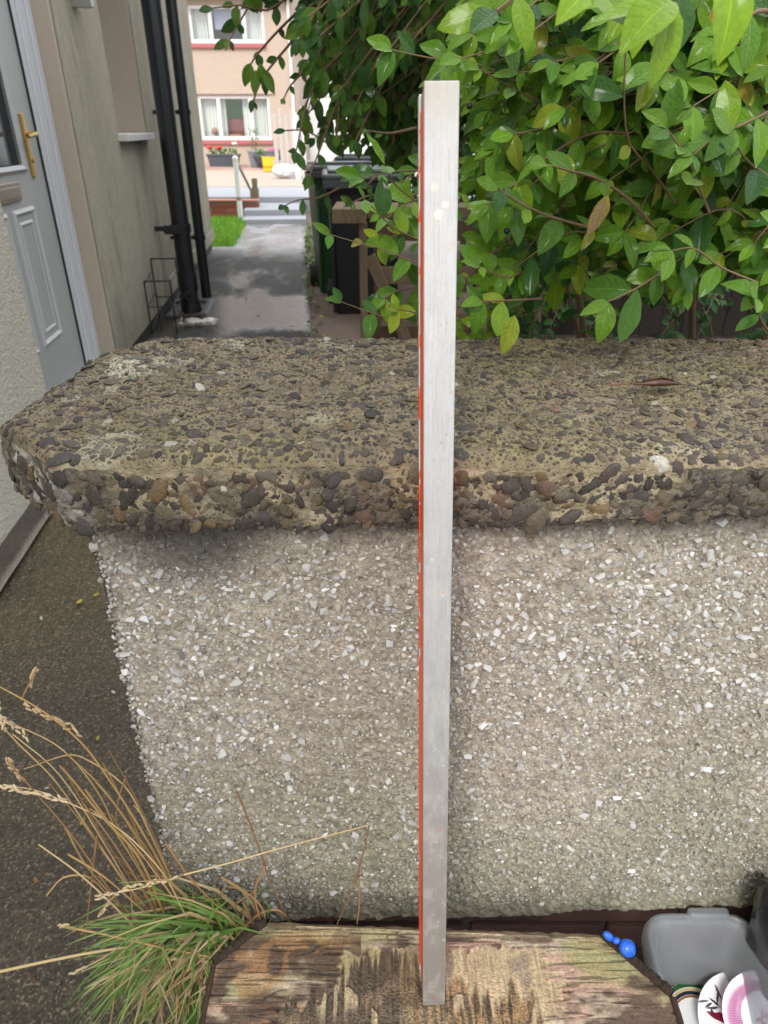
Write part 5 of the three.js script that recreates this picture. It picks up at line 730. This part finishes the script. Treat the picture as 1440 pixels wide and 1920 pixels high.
  for (let i = 0; i < 330; i++) { const tip = V(0.24 + 2.3 * R(), 0.15 + 0.98 * R(), -1.45 - 1.5 * R()), base = tip.clone().add(V(0.2 * R(), 0.15 * R(), -0.25)); B.sprig([base, tip.clone().lerp(base, 0.5).add(V(0, 0.03, 0)), tip], 5, 0.044, { front: 0.02, tone: (q) => [3, 5, 5, 2][Math.floor(q() * 4)] }); }  // darker leaf tones stand in for shade at the hedge foot
  const wood = std([0.13, 0.085, 0.05], 0.85);
  for (let i = 0; i < 9; i++) { const b = V(0.52 + i * 0.16 + 0.1 * R(), 0, -1.9 - 0.5 * R()); part('branch', taper([b, b.clone().add(V(0.05 * (R() - 0.5), 0.5, 0.05)), b.clone().add(V(-0.15 * R(), 1.0, 0.2 * R())), b.clone().add(V(-0.12 - 0.16 * R(), 1.45, 0.3 * R()))], 0.016, 0.005, 7, 14), wood, t); }
  B.build(t, leafMats, 300, stuffLeaf, GREENS);
  for (const [px, py, D] of [[926, 40, 1.0], [880, 198, 1.02], [950, 433, 0.98]]) { const p = P(px, py, D); part('berry', new THREE.SphereGeometry(0.0042, 14, 10).translate(p.x, p.y, p.z), std([0.012, 0.011, 0.014], 0.35), t); }
}
{ // the tall shrub that hangs over the path, further away and darker
  const t = thing('hanging_shrub', 'dark green overhanging shrub with drooping twigs above the wheelie bins', 'shrub'), B = new Bush(4321), R = B.R;
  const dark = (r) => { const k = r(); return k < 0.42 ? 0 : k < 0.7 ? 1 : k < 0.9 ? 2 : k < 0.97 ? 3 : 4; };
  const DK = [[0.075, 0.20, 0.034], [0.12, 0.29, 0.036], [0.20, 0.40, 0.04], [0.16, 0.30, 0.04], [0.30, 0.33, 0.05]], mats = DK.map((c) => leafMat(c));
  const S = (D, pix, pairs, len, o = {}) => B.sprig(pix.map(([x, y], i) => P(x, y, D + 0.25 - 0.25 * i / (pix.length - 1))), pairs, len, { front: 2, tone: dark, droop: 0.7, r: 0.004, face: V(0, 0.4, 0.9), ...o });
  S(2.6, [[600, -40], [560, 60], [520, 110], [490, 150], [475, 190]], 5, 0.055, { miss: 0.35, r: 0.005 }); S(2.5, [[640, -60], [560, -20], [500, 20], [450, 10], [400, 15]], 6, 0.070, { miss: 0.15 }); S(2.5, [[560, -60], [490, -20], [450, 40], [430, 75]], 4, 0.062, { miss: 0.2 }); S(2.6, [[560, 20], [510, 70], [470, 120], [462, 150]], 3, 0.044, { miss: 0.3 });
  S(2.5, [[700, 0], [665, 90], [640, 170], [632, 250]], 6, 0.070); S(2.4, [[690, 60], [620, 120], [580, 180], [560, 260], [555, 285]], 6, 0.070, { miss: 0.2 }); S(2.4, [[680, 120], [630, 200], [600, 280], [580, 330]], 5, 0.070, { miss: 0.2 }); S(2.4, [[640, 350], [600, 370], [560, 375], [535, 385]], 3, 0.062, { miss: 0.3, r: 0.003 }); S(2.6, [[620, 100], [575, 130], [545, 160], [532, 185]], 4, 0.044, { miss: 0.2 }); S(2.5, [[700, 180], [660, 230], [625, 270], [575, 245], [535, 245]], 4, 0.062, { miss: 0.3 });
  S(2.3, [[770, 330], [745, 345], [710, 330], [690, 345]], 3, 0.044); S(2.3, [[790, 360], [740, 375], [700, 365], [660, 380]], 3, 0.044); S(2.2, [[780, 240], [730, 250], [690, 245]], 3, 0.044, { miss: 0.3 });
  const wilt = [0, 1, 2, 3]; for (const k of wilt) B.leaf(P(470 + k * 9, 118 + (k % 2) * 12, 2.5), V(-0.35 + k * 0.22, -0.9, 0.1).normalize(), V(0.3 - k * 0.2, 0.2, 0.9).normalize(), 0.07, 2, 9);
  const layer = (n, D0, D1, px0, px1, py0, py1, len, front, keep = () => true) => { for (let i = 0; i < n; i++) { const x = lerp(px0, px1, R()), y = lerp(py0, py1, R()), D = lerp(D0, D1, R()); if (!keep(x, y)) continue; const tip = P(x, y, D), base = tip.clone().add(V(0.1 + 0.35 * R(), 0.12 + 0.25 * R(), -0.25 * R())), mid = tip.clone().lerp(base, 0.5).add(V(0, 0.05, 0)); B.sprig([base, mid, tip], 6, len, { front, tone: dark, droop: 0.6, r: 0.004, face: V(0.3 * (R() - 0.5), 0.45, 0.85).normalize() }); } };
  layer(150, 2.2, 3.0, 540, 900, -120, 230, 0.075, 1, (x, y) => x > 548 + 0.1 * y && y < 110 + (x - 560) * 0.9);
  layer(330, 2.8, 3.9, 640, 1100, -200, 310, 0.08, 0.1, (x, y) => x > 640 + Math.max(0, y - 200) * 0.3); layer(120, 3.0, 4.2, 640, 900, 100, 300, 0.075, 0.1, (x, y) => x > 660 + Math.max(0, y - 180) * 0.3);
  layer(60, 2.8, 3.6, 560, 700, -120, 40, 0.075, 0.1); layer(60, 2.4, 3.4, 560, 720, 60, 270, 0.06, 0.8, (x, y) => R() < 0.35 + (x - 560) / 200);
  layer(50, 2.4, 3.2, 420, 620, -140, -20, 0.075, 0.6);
  const wood = std([0.10, 0.07, 0.045], 0.85), tr = part('trunk', taper([V(0.75, 0, -3.4), V(0.7, 0.9, -3.35), V(0.5, 1.8, -3.3), V(0.25, 2.7, -3.1)], 0.03, 0.008, 9, 20), wood, t);
  for (let i = 5; i < 8; i++) part('branch', taper([V(0.7 - i * 0.05, 0.9 + i * 0.2, -3.35), V(0.4 - i * 0.05 + (i % 3) * 0.2, 1.5 + i * 0.18, -3.2 + (i % 2) * 0.3), V(0.0 - (i % 4) * 0.15 + (i % 2) * 0.6, 1.75 + i * 0.15, -3.0 + (i % 3) * 0.25)], 0.010, 0.003, 7, 14), wood, t);
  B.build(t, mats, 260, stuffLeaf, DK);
}
{ // the dense hedge that closes the view beyond them, and a fence added to block light
  const t = thing('boundary_hedge', 'tall dense dark hedge behind the hanging shrub and bins', 'hedge'), heap = new Heap(), R = rng(9), M = new THREE.Matrix4(), q = new THREE.Quaternion(), e = new THREE.Euler();
  for (let i = 0; i < 40000; i++) {
    const x = -0.15 + Math.pow(R(), 0.9) * 4.7, z = -(4.9 + R() * 3.2) - Math.max(0, 0) , y = R() * 3.6, lo = x < 1.2 ? 1.30 : 0.1; if (y < lo + 0.25 * fbm(x * 5, z * 5, 2) || fbm(x * 1.7, y * 1.7 + z, 3) < 0.36) continue;
    if (x < 0.35 - 0.12 * (z + 5) * -0.3 + 0.3 * (fbm(y * 2, z * 2, 2) - 0.5)) { if (R() < 0.6) continue; }
    const s = 0.07 + R() * 0.07; heap.add(leafTiny, M.compose(V(x, y, z), q.setFromEuler(e.set(R() * 1.6 - 1.4, R() * 6.28, R() - 0.5)), V(s, s, s)), mix3([0.05, 0.15, 0.025], [0.17, 0.36, 0.045], Math.pow(R(), 1.3)));
  }
  for (let i = 0; i < 9000; i++) { const x = -0.28 + 1.9 * R(), z = -8.3 - 1.3 * R(), y = 0.25 + 2.9 * R(); if (x < -0.12 + 0.3 * (fbm(y * 3, z * 2, 3) - 0.5)) continue; const s = 0.07 + R() * 0.06; heap.add(leafTiny, M.compose(V(x, y, z), q.setFromEuler(e.set(R() * 1.6 - 1.4, R() * 6.28, R() - 0.5)), V(s, s, s)), mix3([0.04, 0.12, 0.022], [0.13, 0.28, 0.04], R())); }
  part('foliage', heap.geo(), leafMat(null, { bumpMap: null, transmission: 0.2 }), t, undefined, 'stuff');
  for (let i = 0; i < 12; i++) part('stem', taper([V(0.4 + i * 0.35, 0, -6 - R()), V(0.4 + i * 0.35 + (R() - 0.5) * 0.3, 1.5, -6 - R()), V(0.4 + i * 0.35 + (R() - 0.5) * 0.6, 3.2, -6 - R())], 0.03, 0.01, 6, 10), std([0.09, 0.065, 0.04], 0.9), t);
  const f = thing('added_fence', 'added dark brown board fence behind the hedge, blocking light through gaps at its foot', 'fence'), dk = std([0.035, 0.028, 0.022], 0.95, { map: plankTex, bumpMap: plankTex, bumpScale: 0.004 });
  for (let i = 0; i < 30; i++) part('board', box(0.62 + i * 0.152, 0.62 + i * 0.152 + 0.146, 0.05, 1.75 + 0.02 * R(), -5.02 - 0.01 * (i % 2), -5.0 - 0.01 * (i % 2), 0.003), dk, f);
  part('rail', [box(0.62, 5.2, 0.4, 0.48, -5.08, -5.035), box(0.62, 5.2, 1.35, 1.43, -5.08, -5.035)], dk, f);
}
{ struct('planting_bed', sheet(90, 70, (u, v) => { const x = lerp(0.15, 4.5, Math.pow(u, 1.4)), z = lerp(-1.08, -4.1, v), n = fbm(x * 6, z * 6, 4); return [x, 0.012 + 0.07 * n * sstep(0, 0.12, u), z, ...mix3([0.028, 0.02, 0.014], [0.10, 0.07, 0.045], n), x, z]; }), tinted(0.9, { bumpMap: grit(2), bumpScale: 0.02 })); }
renderer.render(scene, camera);
